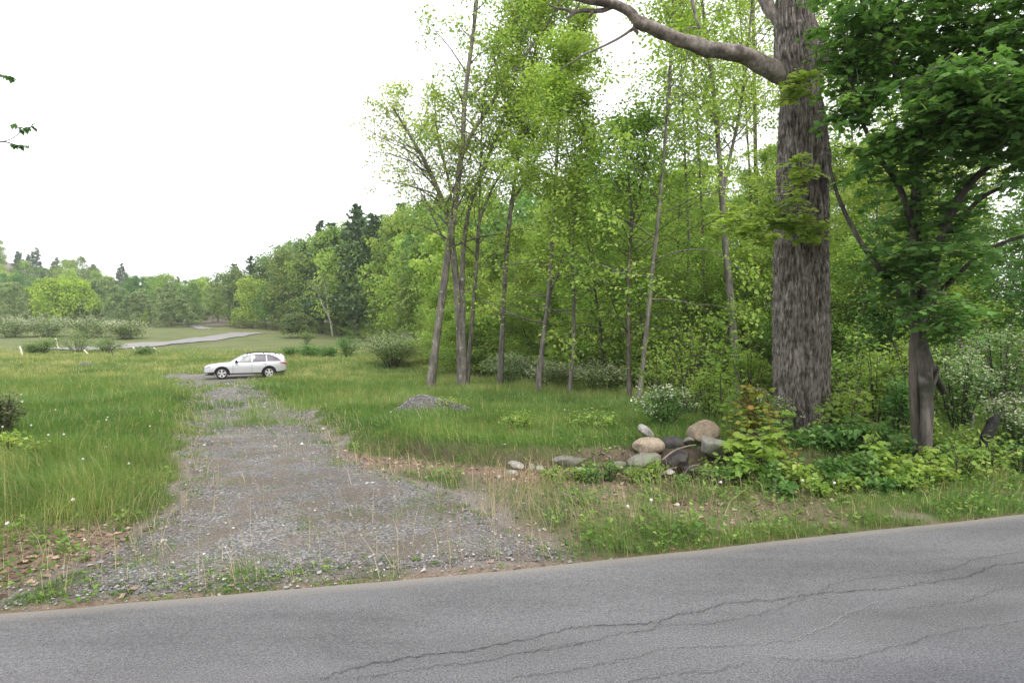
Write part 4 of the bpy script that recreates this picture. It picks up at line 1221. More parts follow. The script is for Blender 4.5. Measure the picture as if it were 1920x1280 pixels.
# single trees in the far field
def far_at(o, px, py, sc, label, group=None, rz=0.0):
    g = gp(px, py)
    if o.name in used:
        c = copy_tree(o, g, rz, sc, label)
        if "group" in c and not group: del c["group"]
    else:
        c = o; used.add(o.name); c.location = tuple(float(q) for q in g); c.scale = (sc,) * 3 if np.isscalar(sc) else tuple(sc); c["label"] = label
    if group: c["group"] = group
    return c
L_DARKG = leaf_mat("leaf_orchard", [(0, (.045, .075, .022)), (.5, (.08, .115, .035)), (1, (.13, .165, .06))], .35, .6, 0)
L_LIME = leaf_mat("leaf_lime", [(0, (.085, .135, .016)), (.5, (.135, .20, .024)), (1, (.19, .25, .04))], .4, .3, 0, k=2.3)
rt = far_tree(531, 10.5, 14, L_LIME, low=-.06, ncl=170, nl=90, size=.5)
g = gp(126, 613); sc = 100 * g[1] / F / 14.5 * np.array([1, 1, 1.22])
far_at(rt, 126, 613, sc, "round bright green tree standing alone before the grey-green belt")
at_ = far_tree(532, 4.6, 6.6, L_DARKG, low=.12, ncl=110, nl=80, size=.26)
g = gp(558, 634); far_at(at_, 558, 634, 70 * g[1] / F / 7.4 * np.array([1, 1, 1.0]), "low spreading round tree at the mown field's edge, left of the white birch")
cone = far_tree(533, 6.5, 2.4, L_MID, low=.02, ncl=40, nl=50, size=.25, columnar=True)
g = gp(272, 614); far_at(cone, 272, 614, 34 * g[1] / F / 6.5, "small pale cone-shaped tree beside the grey-green belt")

# bare-topped birch with a forked white trunk
g = gp(624, 632); yb = g[1]
bt = thing("birch_tree", "white birch with a forked trunk at the edge of the wood", "tree", g)
tb, lf = MB(), MB(); r_ = np.random.default_rng(88)
for pix, a, b in (([(624, 632), (619, 600), (606, 575), (598, 553), (590, 540), (575, 533)], 2.9, 1.0), ([(624, 632), (618, 598), (614, 575), (612, 545), (606, 525), (602, 515)], 2.4, .9), ([(598, 553), (596, 540), (585, 528)], 1.2, .6)):
    s0 = spline([(P(px, py, yb)) for px, py in pix], 14); s0[0, 2] -= .3 if pix[0][0] == 624 else 0
    rd_ = np.linspace(a / 2, b / 2, 14) * yb / F
    tube(tb, s0, rd_, 7, .5, wob=.2)
    if a > 1.5:
        grow(r_, tb, lf, s0, rd_, nb=12, f0=.62, L=2.2, el0=.5, el1=1.1, sub=4, ncl=3, nl=3, size=.22, spread=.3)
tb.obj("trunk", B_PALE, bt, tuple(-float(c) for c in g)); lf.obj("crown", L_FAR, bt, tuple(-float(c) for c in g))

# ---------------------------------------------------------------- bough reaching in at the left edge
LY = 6.2
g = np.array([-9.2, 6.6, gz(-9.2, 6.6)])
ot = thing("overhanging_tree", "tree standing out beside the left verge, only leafy twig tips showing against the sky", "tree", g)
off = tuple(-float(c) for c in g)
tb, lf = MB(), MB(); r_ = np.random.default_rng(91)
tr = spline([g - [0, 0, .3], g + [.05, 0, 2], g + [-.1, .1, 4.2], g + [-.3, .1, 6.5]], 16)
tube(tb, tr, np.linspace(.14, .05, 16), 10, .5, wob=.3)
grow(r_, tb, lf, tr, np.linspace(.14, .05, 16), nb=12, f0=.5, L=1.5, el0=.4, el1=1.1, sub=5, ncl=3, nl=4, size=.10, spread=.15)
def twig(pix, r0, leaf_from=.3, nlv=16):
    pts = spline([P(px, py, LY) if not hasattr(px, '__len__') else np.array(px) for px, py in pix], 24)
    tube(tb, pts, np.linspace(r0, .0025, 24), 6, .5)
    k = r_.uniform(leaf_from, 1, nlv)
    pos = np.stack([np.interp(k * 23, np.arange(24), pts[:, c]) for c in range(3)], 1)
    d = unit(np.stack([r_.normal(.5, .5, nlv), r_.normal(0, .6, nlv), r_.normal(-.55, .3, nlv)], 1))
    leaves(lf, pos, d, norm_up(r_, nlv, .6), r_.uniform(.05, .085, nlv), r_.uniform(.0, .5, nlv), T_LEAF)
j0 = P(-160, 330, LY)
tube(tb, spline([tr[8], (tr[8] + j0) / 2 + [0, 0, .25], j0], 10), np.linspace(.04, .016, 10), 7, .5)
twig([(-160, 330), (-80, 285), (-20, 268), (8, 266), (30, 272), (50, 274)], .014, .72, 22)
twig([(-10, 268), (18, 262), (36, 250), (46, 240), (62, 238)], .005, .66, 14)
twig([(40, 247), (32, 238), (24, 232)], .003, .2, 8)
twig([(-160, 330), (-110, 230), (-50, 165), (-10, 142), (12, 143), (24, 146)], .012, .75, 20)
tb.obj("trunk", B_DARK, ot, off); lf.obj("crown", L_DEEP, ot, off)
# ================================================================== shrubs, stones, posts, car
def shrub(rng, h, w, nst, leaf, size, nl, tpl=T_LEAF, bark=B_DARK, name="shrub", bloom=0, bsize=.05, full=True, fan=14, dome=True):
    """woody shrub: arching stems from the base, leaves on the outer two thirds, optional blossom on top"""
    tb, lf, bl = MB(), MB(), MB()
    C, S = [], []
    for k in range(nst):
        a = rng.uniform(0, 6.28); sp = rng.uniform(.05, 1) ** .6
        tip = np.array([math.cos(a) * w * .5 * sp, math.sin(a) * w * .5 * sp, h * (1 - .45 * sp ** 2) * rng.uniform(.75, 1.05)])
        b0 = np.array([math.cos(a), math.sin(a), 0]) * rng.uniform(0, w * .1)
        mid = b0 * .5 + tip * .5 + np.array([0, 0, h * .14])
        pts = spline([b0 - [0, 0, .1], mid, tip], 8)
        tube(tb, pts, np.linspace(.012, .004, 8) * (.6 + h * .4), 5, .5)
        for u in np.linspace(.22, 1, fan):
            p = np.array([np.interp(u * 7, np.arange(8), pts[:, c]) for c in range(3)])
            C.append(p); S.append(unit(tip * [1, 1, .4] + rng.normal(0, .5, 3)))
    C = np.array(C); S = np.array(S); m = len(C); n = m * nl
    sg = w * .10
    pos = np.repeat(C, nl, 0) + rng.normal(0, 1, (n, 3)) * np.array([sg, sg, sg * .55])
    pos[:, 2] = np.abs(pos[:, 2])
    d = unit(np.repeat(S, nl, 0) * .5 + rng.normal(0, .7, (n, 3)) * [1, 1, .4] + [0, 0, -.15])
    rn = np.clip(np.repeat(rng.uniform(.05, .85, m), nl) + rng.normal(0, .13, n), 0, 1)
    leaves(lf, pos, d, norm_up(rng, n, .5), size * rng.uniform(.6, 1.3, n), rn, tpl)
    o = thing(name, None, "shrub")
    tb.obj("stem", bark, o); lf.obj("foliage", leaf, o)
    if bloom:
        top = np.argsort(-(pos[:, 2] / h + .55 * np.hypot(pos[:, 0], pos[:, 1]) / (w * .5)) + rng.normal(0, .25, n))[:bloom]
        q = np.repeat(pos[top], 5, 0) + rng.normal(0, bsize * .6, (bloom * 5, 3)) + [0, 0, bsize * .5]
        leaves(bl, q, rdirs(rng, len(q), .3), norm_up(rng, len(q), .4), bsize * rng.uniform(.6, 1.2, len(q)), rng.uniform(0, 1, len(q)), T_DIA, aspect=1.5)
        bl.obj("blossom", L_BLOOM, o)
    return o

def put(o, at, sc=1.0, rz=0.0, label=None, cat="shrub", group=None, tilt=0.0):
    o.location = tuple(float(c) for c in at); o.rotation_euler = (tilt, 0, rz)
    o.scale = (sc,) * 3 if np.isscalar(sc) else sc
    o["label"] = label; o["category"] = cat
    if group: o["group"] = group
    return o

rs = np.random.default_rng(300)
L_SAGE = leaf_mat("leaf_sage", [(0, (.045, .08, .022)), (.5, (.085, .13, .042)), (1, (.15, .19, .075))], .35, 1.2, .01, k=2.1)
# flowering shrubs of the far field
for px, py, wpx, hpx, lab in ((20, 633, 96, 36, "pale flowering bush farthest along the hedge from the paved lane"), (95, 632, 90, 36, "pale flowering bush under the round bright tree"),
                              (168, 633, 96, 38, "pale flowering bush second from the paved lane"), (238, 636, 74, 36, "pale flowering bush at the end of the hedge nearest the paved lane")):
    g = gp(px, py); k = g[1] / F
    o = shrub(rs, hpx * k, wpx * k, 30, L_SAGE, .34, 7, T_DIA, name="flowering_shrub", bloom=420, bsize=.2)
    put(o, g, 1, 0, lab, "shrub", "flowering bushes in a hedge at the far field")
g = gp(736, 688); k = g[1] / F
put(shrub(rs, 66 * k, 122 * k, 60, L_SAGE, .12, 11, T_LEAF, name="flowering_shrub", bloom=800, bsize=.075), g, 1, 0, "big round shrub with white blossom on its crown, in the grass beyond the car")
g = gp(652, 672); k = g[1] / F
put(shrub(rs, 48 * k, 46 * k, 16, L_DEEP, .13, 9, name="shrub"), g, 1, 0, "upright dark green shrub beside the big white flowered one")
for px, wpx, hpx, lab in ((545, 40, 18, "low dark bush closest behind the back of the car"), (580, 50, 22, "low dark bush second from the back of the car"), (618, 44, 18, "low dark bush against the upright dark shrub")):
    g = gp(px, 668); k = g[1] / F
    put(shrub(rs, hpx * k, wpx * k, 14, L_DEEP, .15, 8, name="shrub"), g, 1, 0, lab)
g = gp(574, 645); k = g[1] / F
put(shrub(rs, 30 * k, 32 * k, 12, L_SAGE, .16, 9, name="shrub"), g, 1, 0, "small grey-green shrub in front of the spreading round tree")
for px, py, wpx, hpx, lab in ((80, 665, 60, 24, "scrubby bush among the leaning fence posts"), (146, 663, 84, 36, "tallest scrubby bush behind the leaning fence posts"), (200, 664, 50, 26, "scrubby bush where the fence line meets the paved lane"), (60, 665, 40, 16, "scrubby bush at the end of the fence line farthest from the lane"), (275, 666, 50, 11, "low brown-green scrub around the last fence post")):
    g = gp(px, py); k = g[1] / F
    put(shrub(rs, hpx * k * 1.3, wpx * k * 1.0, 26, L_SAGE, .17, 6, T_DIA, name="shrub", fan=10), g, 1, 0, lab, "shrub", "scrub along the old fence line")
# white flowering bushes behind the row
for px, py, wpx, hpx, lab in ((960, 722, 110, 56, "white flecked bush behind the third slender trunk"), (1035, 735, 100, 58, "white flecked bush between the fourth and fifth slender trunks"), (1120, 740, 110, 60, "white flecked bush left of the dark forked trunk"), (905, 700, 90, 36, "low pale bush behind the multi-stemmed tree"), (1075, 728, 90, 40, "white flecked bush behind the fifth slender trunk")):
    g = gp(px, py); k = g[1] / F
    put(shrub(rs, hpx * k, wpx * k, 22, L_SAGE, .095, 8, T_DIA, name="flowering_shrub", bloom=420, bsize=.055), g, 1, 0, lab, "shrub", "white flowered bushes at the foot of the slender trees")

# ---- shrubs and saplings of the thicket on the right (each placed by its foot)
def near_shrub(px, Y, wpx, hpx, leaf, size, nst, nl, lab, tpl=T_LEAF, bloom=0, bs=.03, name="shrub", fan=10, cat="shrub", lift=0.0, group=None):
    X = (px - 960) * Y / F; k = Y / F
    o = shrub(rs, hpx * k, wpx * k, nst, leaf, size, nl, tpl, name=name, bloom=bloom, bsize=bs, fan=fan)
    return put(o, (X, Y, gz(X, Y) + lift), 1, rs.uniform(0, 6.28), lab, cat, group)
near_shrub(1250, 9.6, 110, 80, L_DEEP, .055, 20, 8, "dark shrub dotted with white flowers behind the heaped boulders", bloom=130, bs=.038, name="flowering_shrub")
near_shrub(1295, 12.5, 170, 190, L_BRIGHT, .085, 14, 6, "bright young bush behind the boulders, left of the pale-barked tree")
near_shrub(1235, 14, 130, 130, L_MID, .085, 14, 6, "light green bush just right of the leaning grey trunk")
near_shrub(1330, 11, 110, 110, L_MID, .075, 14, 7, "mid green bush behind the topmost boulder")
near_shrub(1405, 9.4, 90, 175, L_BRIGHT, .075, 12, 7, "tall yellow-green bush against the left side of the big trunk")
near_shrub(1450, 8.5, 74, 100, L_SAGE, .05, 12, 7, "white flowered bush hard against the left foot of the big trunk", bloom=46, bs=.035, name="flowering_shrub")
near_shrub(1585, 8.6, 80, 96, L_MID, .07, 12, 7, "bush with layered leaves close on the right of the big trunk")
near_shrub(1640, 9.2, 130, 160, L_BRIGHT, .075, 16, 7, "bright layered bush between the big trunk and the mossy maple")
near_shrub(1600, 11, 120, 180, L_MID, .08, 14, 6, "tall mid green bush deep behind the big trunk's right side")
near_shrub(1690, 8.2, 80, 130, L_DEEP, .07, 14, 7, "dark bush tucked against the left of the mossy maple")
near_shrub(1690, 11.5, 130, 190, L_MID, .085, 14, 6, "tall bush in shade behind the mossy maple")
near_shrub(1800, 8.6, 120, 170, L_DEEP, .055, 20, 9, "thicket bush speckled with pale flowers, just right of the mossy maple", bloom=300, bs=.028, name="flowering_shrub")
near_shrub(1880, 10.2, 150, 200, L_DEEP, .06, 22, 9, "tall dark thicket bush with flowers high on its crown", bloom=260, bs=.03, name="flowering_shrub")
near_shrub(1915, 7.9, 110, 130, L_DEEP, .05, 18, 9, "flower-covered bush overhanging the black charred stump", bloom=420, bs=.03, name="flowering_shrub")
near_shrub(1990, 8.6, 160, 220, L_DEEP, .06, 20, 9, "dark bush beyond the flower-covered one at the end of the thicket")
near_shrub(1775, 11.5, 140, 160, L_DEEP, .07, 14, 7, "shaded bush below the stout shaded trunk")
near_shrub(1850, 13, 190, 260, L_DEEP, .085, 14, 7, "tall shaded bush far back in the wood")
near_shrub(1740, 7.5, 70, 90, L_MID, .06, 10, 7, "leafy bush hiding the foot of the mossy maple's shaded side")
# the dark green band right under the big trunk, and the bank plants toward the road
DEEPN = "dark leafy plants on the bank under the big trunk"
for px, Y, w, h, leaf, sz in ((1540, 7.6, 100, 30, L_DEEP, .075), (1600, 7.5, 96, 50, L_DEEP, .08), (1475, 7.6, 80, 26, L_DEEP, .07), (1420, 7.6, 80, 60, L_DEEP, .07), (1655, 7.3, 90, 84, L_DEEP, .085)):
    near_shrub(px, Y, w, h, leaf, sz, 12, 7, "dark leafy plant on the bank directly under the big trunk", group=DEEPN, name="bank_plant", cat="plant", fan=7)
BANK = "mixed green plants along the road bank"
for px, Y, w, h, leaf, sz in ((1390, 6.6, 80, 62, L_MID, .07), (1440, 6.35, 76, 48, L_DEEP, .06), (1500, 6.35, 80, 54, L_MID, .07), (1560, 6.4, 90, 58, L_DEEP, .07), (1620, 6.45, 86, 62, L_DEEP, .08), (1680, 6.5, 90, 60, L_MID, .075),
                              (1740, 6.5, 84, 54, L_MID, .075), (1800, 6.7, 96, 76, L_MID, .06), (1860, 6.8, 90, 80, L_MID, .06), (1920, 6.9, 100, 84, L_DEEP, .06), (1770, 7.4, 90, 70, L_DEEP, .06), (1840, 7.5, 96, 80, L_MID, .06), (1345, 6.5, 60, 44, L_DEEP, .05),
                              (1980, 7.0, 100, 90, L_MID, .06), (2060, 7.3, 120, 90, L_DEEP, .07), (1585, 6.1, 60, 40, L_MID, .06), (1655, 6.15, 60, 36, L_DEEP, .06), (1470, 5.95, 56, 34, L_DEEP, .05), (1530, 6.0, 56, 30, L_MID, .055), (1710, 6.2, 66, 40, L_MID, .055)):
    near_shrub(px, Y, w, h, leaf, sz, 10, 6, "mixed green plant on the road bank below the trees", group=BANK, name="bank_plant", cat="plant", fan=6)
HEAPP = "low green plants around the boulders"
for px, Y, w, h, leaf, sz in ((1035, 6.9, 50, 22, L_MID, .04), (1085, 6.75, 60, 26, L_MID, .045), (1140, 6.75, 66, 40, L_DEEP, .05), (1190, 6.65, 56, 28, L_MID, .045), (1225, 6.6, 70, 44, L_BRIGHT, .05), (1285, 6.45, 50, 24, L_DEEP, .045), (1330, 6.8, 50, 40, L_MID, .05), (1110, 6.6, 50, 30, L_DEEP, .045)):
    near_shrub(px, Y, w, h, leaf, sz, 9, 5, "low green plant growing between and below the boulders", group=HEAPP, name="bank_plant", cat="plant", fan=5)
near_shrub(975, 9.3, 74, 52, L_MID, .06, 10, 6, "small round bush alone in the grass above the bank", fan=6)
near_shrub(1110, 9.5, 100, 40, L_MID, .06, 10, 5, "low loose bush in the grass left of the standing pale boulder", fan=6)
near_shrub(835, 13.2, 80, 26, L_MID, .06, 9, 5, "small green clump growing at the foot of the gravel pile", fan=6)
near_shrub(8, 9.0, 80, 90, leaf_mat("leaf_dull_bramble", [(0, (.06, .075, .035)), (.5, (.10, .12, .055)), (1, (.16, .18, .09))], .3, 2, .01, k=1.2), .045, 26, 9, "dull brown-green bramble clump in the tall grass", bloom=8, bs=.05, fan=8)
near_shrub(14, 6.9, 100, 60, L_MID, .06, 14, 7, "leafy dark green weed clump in the tall grass nearest the road", name="bank_plant", cat="plant", fan=6)

# ---- maple saplings
def sapling(px, Y, hpx, wpx, leaf, size, nf, lab, lift=0.0, rr=.24, name="maple_sapling", nlf=10, low=.25):
    X = (px - 960) * Y / F; k = Y / F; z = gz(X, Y)
    tb, lf = MB(), MB()
    h = hpx * k; w = wpx * k * .5
    st = spline([[0, 0, -.1], [rs.normal(0, .03), rs.normal(0, .03), h * .5], [rs.normal(0, .08), rs.normal(0, .05), h * .92]], 8)
    tube(tb, st, np.linspace(.013, .004, 8), 6, .5)
    for u in np.linspace(low, .98, 6):
        a = rs.uniform(0, 6.28)
        p0 = np.array([np.interp(u * 7, np.arange(8), st[:, c]) for c in range(3)])
        tube(tb, spline([p0, p0 + np.array([math.cos(a), math.sin(a), .35]) * w * .8 * (1.1 - u * .6)], 4), np.linspace(.006, .002, 4), 4, .5)
    bl = [(np.array([0, 0, h * u]), (w * (1.15 - .75 * (u - low) / (1 - low)), w * (1.1 - .7 * (u - low) / (1 - low)), h * .10), max(2, int(nf * f_))) for u, f_ in zip(np.linspace(low, .95, 5), (.28, .26, .22, .15, .09))]
    sprays(rs, tb, lf, bl, 0, size, T_MAPLE, nlf=nlf, rr=rr, tilt=.38)
    o = thing(name, None, "sapling")
    tb.obj("stem", B_DARK, o); lf.obj("foliage", leaf, o)
    return put(o, (X, Y, z + lift), 1, 0, lab, "sapling")
sapling(1412, 7.15, 150, 100, L_RUST, .07, 110, "rust tinged maple sapling beside the grey boulder", low=.30, nlf=9)
sapling(1432, 6.75, 105, 140, L_BRIGHT, .14, 22, "yellow-green maple sapling with big leaves in front of the rusty one", nlf=7, low=.62, rr=.2)
sapling(1395, 6.45, 64, 56, L_BRIGHT, .11, 9, "small bright maple seedling lowest on the bank below the boulder", nlf=7, rr=.16)
sapling(1640, 6.75, 84, 84, L_BRIGHT, .10, 14, "bright maple seedling on the bank midway between the big trunk and the mossy maple", nlf=8, rr=.18)
sapling(1540, 8.05, 70, 40, L_YEL, .07, 6, "thin yellowish seedling against the right of the big trunk's foot", nlf=7, rr=.16)
sapling(1468, 8.1, 64, 44, L_YEL, .07, 6, "yellowish seedling leaning over the left of the big trunk's foot", nlf=7, rr=.16)
sapling(1745, 6.7, 60, 74, L_BRIGHT, .09, 10, "bright maple seedling in front of the mossy maple's foot", nlf=8, rr=.16)
sapling(1600, 7.9, 110, 110, L_MID, .085, 22, "layered green sapling right of the big trunk's foot", nlf=10, rr=.22)
sapling(1690, 8.8, 210, 130, L_BRIGHT, .08, 30, "tall bright sapling layered in tiers between the two main trunks", nlf=10, rr=.26)
sapling(1355, 10.2, 200, 130, L_BRIGHT, .085, 30, "tall bright sapling right behind the topmost boulder", nlf=10, rr=.28)

# ---------------------------------------------------------------- stones
def stone_mat(name, c1, c2, spot=None, rough=.85):
    m, t, out = nodes(name)
    co = t.nodes.new("ShaderNodeTexCoord").outputs["Object"]
    n1 = noise(t, 9, 6, co, .68); n2 = noise(t, 3, 3, co); n3 = noise(t, 42, 2, co)
    c = ramp(t, [(.3, c1), (.7, c2)], n1)
    c = mixc(t, 1.0, c, ramp(t, [(.35, .78), (.65, 1.15)], n3), 'MULTIPLY')
    if spot:
        c = mixc(t, ramp(t, [(.52, 0), (.62, .85)], n2), c, spot)
    p = N(t, "ShaderNodeBsdfPrincipled", i_Roughness=rough); p.inputs["Specular IOR Level"].default_value = .25
    t.links.new(c, p.inputs["Base Color"])
    b = N(t, "ShaderNodeBump", i_Strength=.6, i_Distance=.02); t.links.new(n1, b.inputs["Height"]); t.links.new(b.outputs[0], p.inputs["Normal"])
    t.links.new(p.outputs[0], out.inputs[0]); return m
S_TAN = stone_mat("stone_tan", (.21, .165, .12), (.37, .31, .24))
S_GREY = stone_mat("stone_grey", (.12, .113, .10), (.24, .23, .205), (.13, .14, .095))
S_PALE = stone_mat("stone_pale", (.21, .20, .185), (.37, .355, .33))
S_LICH = stone_mat("stone_lichen", (.12, .12, .10), (.25, .245, .21), (.17, .195, .12))
S_BLK = stone_mat("stone_blackish", (.022, .021, .021), (.075, .071, .07), (.06, .056, .05))

def rock(px, py, wpx, hpx, dep, mat, lab, seed, Y=None, rot=(0, 0, 0), flat=0.0, rough=.20, sharp=2.4, name="rock", cat="rock", bot=.2):
    """boulder whose middle shows at (px, py); wpx x hpx in photo pixels at its own distance, dep metres deep"""
    if Y is None:
        Y = gp(px, py + hpx / 2)[1]
    bm = bmesh.new(); bmesh.ops.create_icosphere(bm, subdivisions=4, radius=1.0)
    V = np.array([v.co[:] for v in bm.verts]); Fa = np.array([[v.index for v in f.verts] for f in bm.faces]); bm.free()
    r_ = np.random.default_rng(seed)
    # a few flat breaks, then lumps
    for _ in range(int(9 + 4 * flat)):
        nn = unit(r_.normal(0, 1, 3)); dcut = (r_.uniform(.55, .9) if flat > 0 else r_.uniform(.78, 1.0)) - .08 * flat
        s = V @ nn; V = V - np.outer(np.clip(s - dcut, 0, None) *   .93, nn)
    V = V * (1 + rough * (fbm(V * sharp + seed, seed, 4) - .5))[:, None] * (1 + .05 * (fbm(V * 9 + seed, seed + 1, 2) - .5))[:, None]
    V = V / np.abs(V).max(0)
    k = Y / F
    V = V * np.array([wpx * k / 2, dep / 2, hpx * k / 2])
    c = P(px, py, Y)
    o = MB().add(V, Fa, .5, 0, True).obj(name, mat)
    o.location = tuple(c); o.rotation_euler = tuple(R(a) for a in rot)
    return tag(o, lab, cat)
rock(1216, 836, 62, 34, .36, S_TAN, "rounded tan boulder perched at the front of the heap", 1, Y=7.45, rot=(0, -4, 0), rough=.12)
rock(1207, 863, 66, 30, .40, S_LICH, "lichened grey-green boulder wedged beneath the tan one", 2, Y=7.3, rot=(0, -14, 0))
rock(1211, 809, 38, 20, .30, S_PALE, "pale slanted stone at the back of the heap behind the tan boulder", 3, Y=8.0, rot=(0, 30, 0), flat=1)
S_BROWN = stone_mat('stone_brown', (.15, .12, .085), (.27, .225, .165))
rock(1318, 812, 62, 54, .46, S_BROWN, "domed brown-grey boulder highest in the heap", 37, Y=7.9, flat=.6, rough=.28)
rock(1337, 842, 60, 46, .45, S_LICH, "squared grey boulder touching the rust tinged sapling", 5, Y=7.25, flat=1.5, rough=.12)
rock(1272, 860, 50, 46, .36, S_BLK, "blackish wet-looking boulder in the middle of the heap", 6, Y=7.1, flat=1)
rock(1231, 884, 20, 26, .16, S_TAN, "small upright tan stone in front of the blackish boulder", 7, Y=7.05, flat=1, rot=(0, 14, 0))
rock(1300, 884, 54, 24, .3, S_BLK, "dark half-buried stone below the blackish boulder", 8, Y=6.95, flat=1)
rock(1180, 853, 30, 16, .25, S_LICH, "flat grey stone left under the tan boulder", 9, Y=7.5, flat=1)
rock(1175, 885, 20, 16, .16, S_GREY, "small grey stone below the lichened boulder", 10, Y=7.05)
rock(1160, 870, 30, 12, .2, S_GREY, "low grey stone beside the lichened boulder's thin end", 11, Y=7.3)
rock(1078, 862, 88, 27, .36, S_GREY, "long flat grey slab jutting from the bank", 12, Y=7.55, flat=1.5, rough=.08, rot=(0, -6, 0))
rock(1130, 860, 24, 12, .2, S_PALE, "small pale stone between the long slab and the heap", 13, Y=7.5)
rock(970, 872, 36, 14, .22, S_PALE, "white-grey wedge stone farthest from the heap", 14, Y=7.4, flat=1, rot=(0, 12, 0))
rock(960, 885, 22, 10, .16, S_PALE, "small pale stone just below the white-grey wedge", 15, Y=7.1)
rock(997, 877, 13, 18, .12, S_LICH, "little upright stone right of the white-grey wedge", 16, Y=7.2)
rock(1013, 879, 18, 13, .14, S_PALE, "small light stone right of the little upright one", 17, Y=7.15)
rock(1088, 884, 26, 15, .2, S_PALE, "pale grey stone lying in plants below the long slab", 18, Y=6.95, rot=(0, -14, 0))
rock(1138, 842, 30, 22, .25, S_GREY, "dark grey stone half hidden in roots behind the long slab's end", 19, Y=7.9)
rock(1165, 878, 16, 9, .14, S_TAN, 'small tan chip lying in the dirt below the lichened boulder', 41, Y=6.85, flat=1)
rock(1203, 893, 18, 11, .14, S_GREY, 'small grey chip in the dirt left of the small upright tan stone', 42, Y=6.75, flat=1)
rock(1255, 886, 22, 12, .16, S_PALE, 'pale angular chip right of the small upright tan stone', 43, Y=6.85, flat=1.5)
rock(935, 893, 14, 8, .12, S_PALE, 'tiny pale chip at the gravel edge, leftmost of the stones', 44, Y=6.9, flat=1)
rock(1290, 826, 24, 16, .2, S_GREY, 'grey stone wedged between the blackish and the domed boulders', 45, Y=7.6, flat=1)
rock(1262, 833, 54, 30, .4, S_BLK, "dark earthy stone behind the tan boulder", 20, Y=7.75)
# sticks and roots among the stones
st_m = plain_mat("weathered_stick", (.20, .168, .135), rough=.9, var=.35, scale=20, bump=.4, spec=.1)
def stick(pix, r0, r1, Y, lab, seed, name="dead_stick", mat=st_m):
    mb = MB(); pts = spline([P(px, py, Y + .05 * math.sin(q * 2)) for q, (px, py) in enumerate(pix)], 20)
    tube(mb, pts, np.linspace(r0, r1, 20) * Y / F, 7, .5, wob=.5, seed=seed)
    return tag(mb.obj(name, mat), lab, "stick")
stick([(1150, 840), (1158, 838), (1164, 846), (1168, 852)], 4, 2, 7.55, "short bent pale root between the slab and the tan boulder", 1)
stick([(1126, 848), (1138, 852), (1146, 860), (1142, 868)], 2.5, 1.5, 7.4, "thin curved stick over the end of the long slab", 2)
stick([(1142, 866), (1162, 852), (1172, 845)], 3, 1.6, 7.4, "straight stick leaning left of the tan boulder", 3)
stick([(1242, 862), (1262, 846), (1290, 836), (1304, 834)], 2.0, 1.2, 7.0, "grey stick lying over the blackish boulder", 4)
stick([(1262, 924), (1282, 890), (1296, 874), (1312, 871)], 1.7, .9, 6.7, "thin curved twig arching below the blackish boulder", 5)
stick([(1236, 892), (1256, 880), (1268, 876)], 2.5, 1.5, 6.95, "short stick next to the small upright tan stone", 6)

# gravel piles
def pile(px, py, wpx, hpx, lab, peaks, Y=None, cell=.035, psz=.017, npeb=5200, seed=0):
    g = gp(px, py) if Y is None else None
    k = g[1] / F; w = wpx * k; h = hpx * k; dpt = w * .62
    n_ = int(min(90, w / cell)); xs = np.linspace(-.62, .62, n_) * w; ys = np.linspace(-.62, .62, int(n_ * .62)) * dpt
    X, Y_ = np.meshgrid(xs, ys, indexing='ij')
    def hh(X, Y_):
        z = 0
        for cx, a, s in peaks:
            z = z + a * np.exp(-(((X - cx * w) / (s * w * .55)) ** 2 + (Y_ / (.24 * dpt)) ** 2))
        return h * (z + .12 * (fbm(xy3(X, Y_, 2.5 / w * 2), seed).reshape(np.shape(X)) - .5) * (z > .05)) - .05
    Z = hh(X, Y_)
    cy = g[1] + dpt * .5
    gx_, gy_ = g[0] + X, cy + Y_
    Zt = terrain(gx_, gy_)
    nx, ny = X.shape
    i = np.arange(nx - 1)[:, None] * ny; j = np.arange(ny - 1)[None, :]
    fq = np.stack([i + j, i + ny + j, i + ny + j + 1, i + j + 1], -1).reshape(-1, 4)
    mb = MB().add(np.stack([X.ravel(), Y_.ravel(), (Zt - gz(g[0], cy) + Z).ravel()], 1), fq, .5, 0, True)
    r_ = np.random.default_rng(seed + 5)
    px_ = r_.uniform(-.55, .55, npeb) * w; py_ = r_.uniform(-.55, .55, npeb) * dpt
    hz = hh(px_, py_); kp = hz > -.02
    px_, py_, hz = px_[kp], py_[kp], hz[kp]
    zt = terrain(g[0] + px_, cy + py_) - gz(g[0], cy)
    V, Fa, rn = pebbles(np.stack([px_, py_, zt + hz + .006], 1), np.clip(r_.lognormal(math.log(psz), .3, len(px_)), psz * .5, psz * 2.4), r_.uniform(0, .93, len(px_)), seed, .7)
    mb.add(V, Fa, rn, 1)
    o = mb.obj("gravel_pile", [gvm, stm]); o.location = (g[0], cy, gz(g[0], cy))
    return tag(o, lab, "gravel pile")
pile(800, 778, 188, 30, "low heap of grey crushed gravel in the grass near the slender trunks", [(-.16, .85, .36), (.14, .62, .5), (.0, .22, .7)], seed=3)
pile(150, 687, 50, 8, "small distant heap of pale gravel in the field below the fence posts", [(0, 1, .5)], seed=4, cell=.06, psz=.035, npeb=1600)

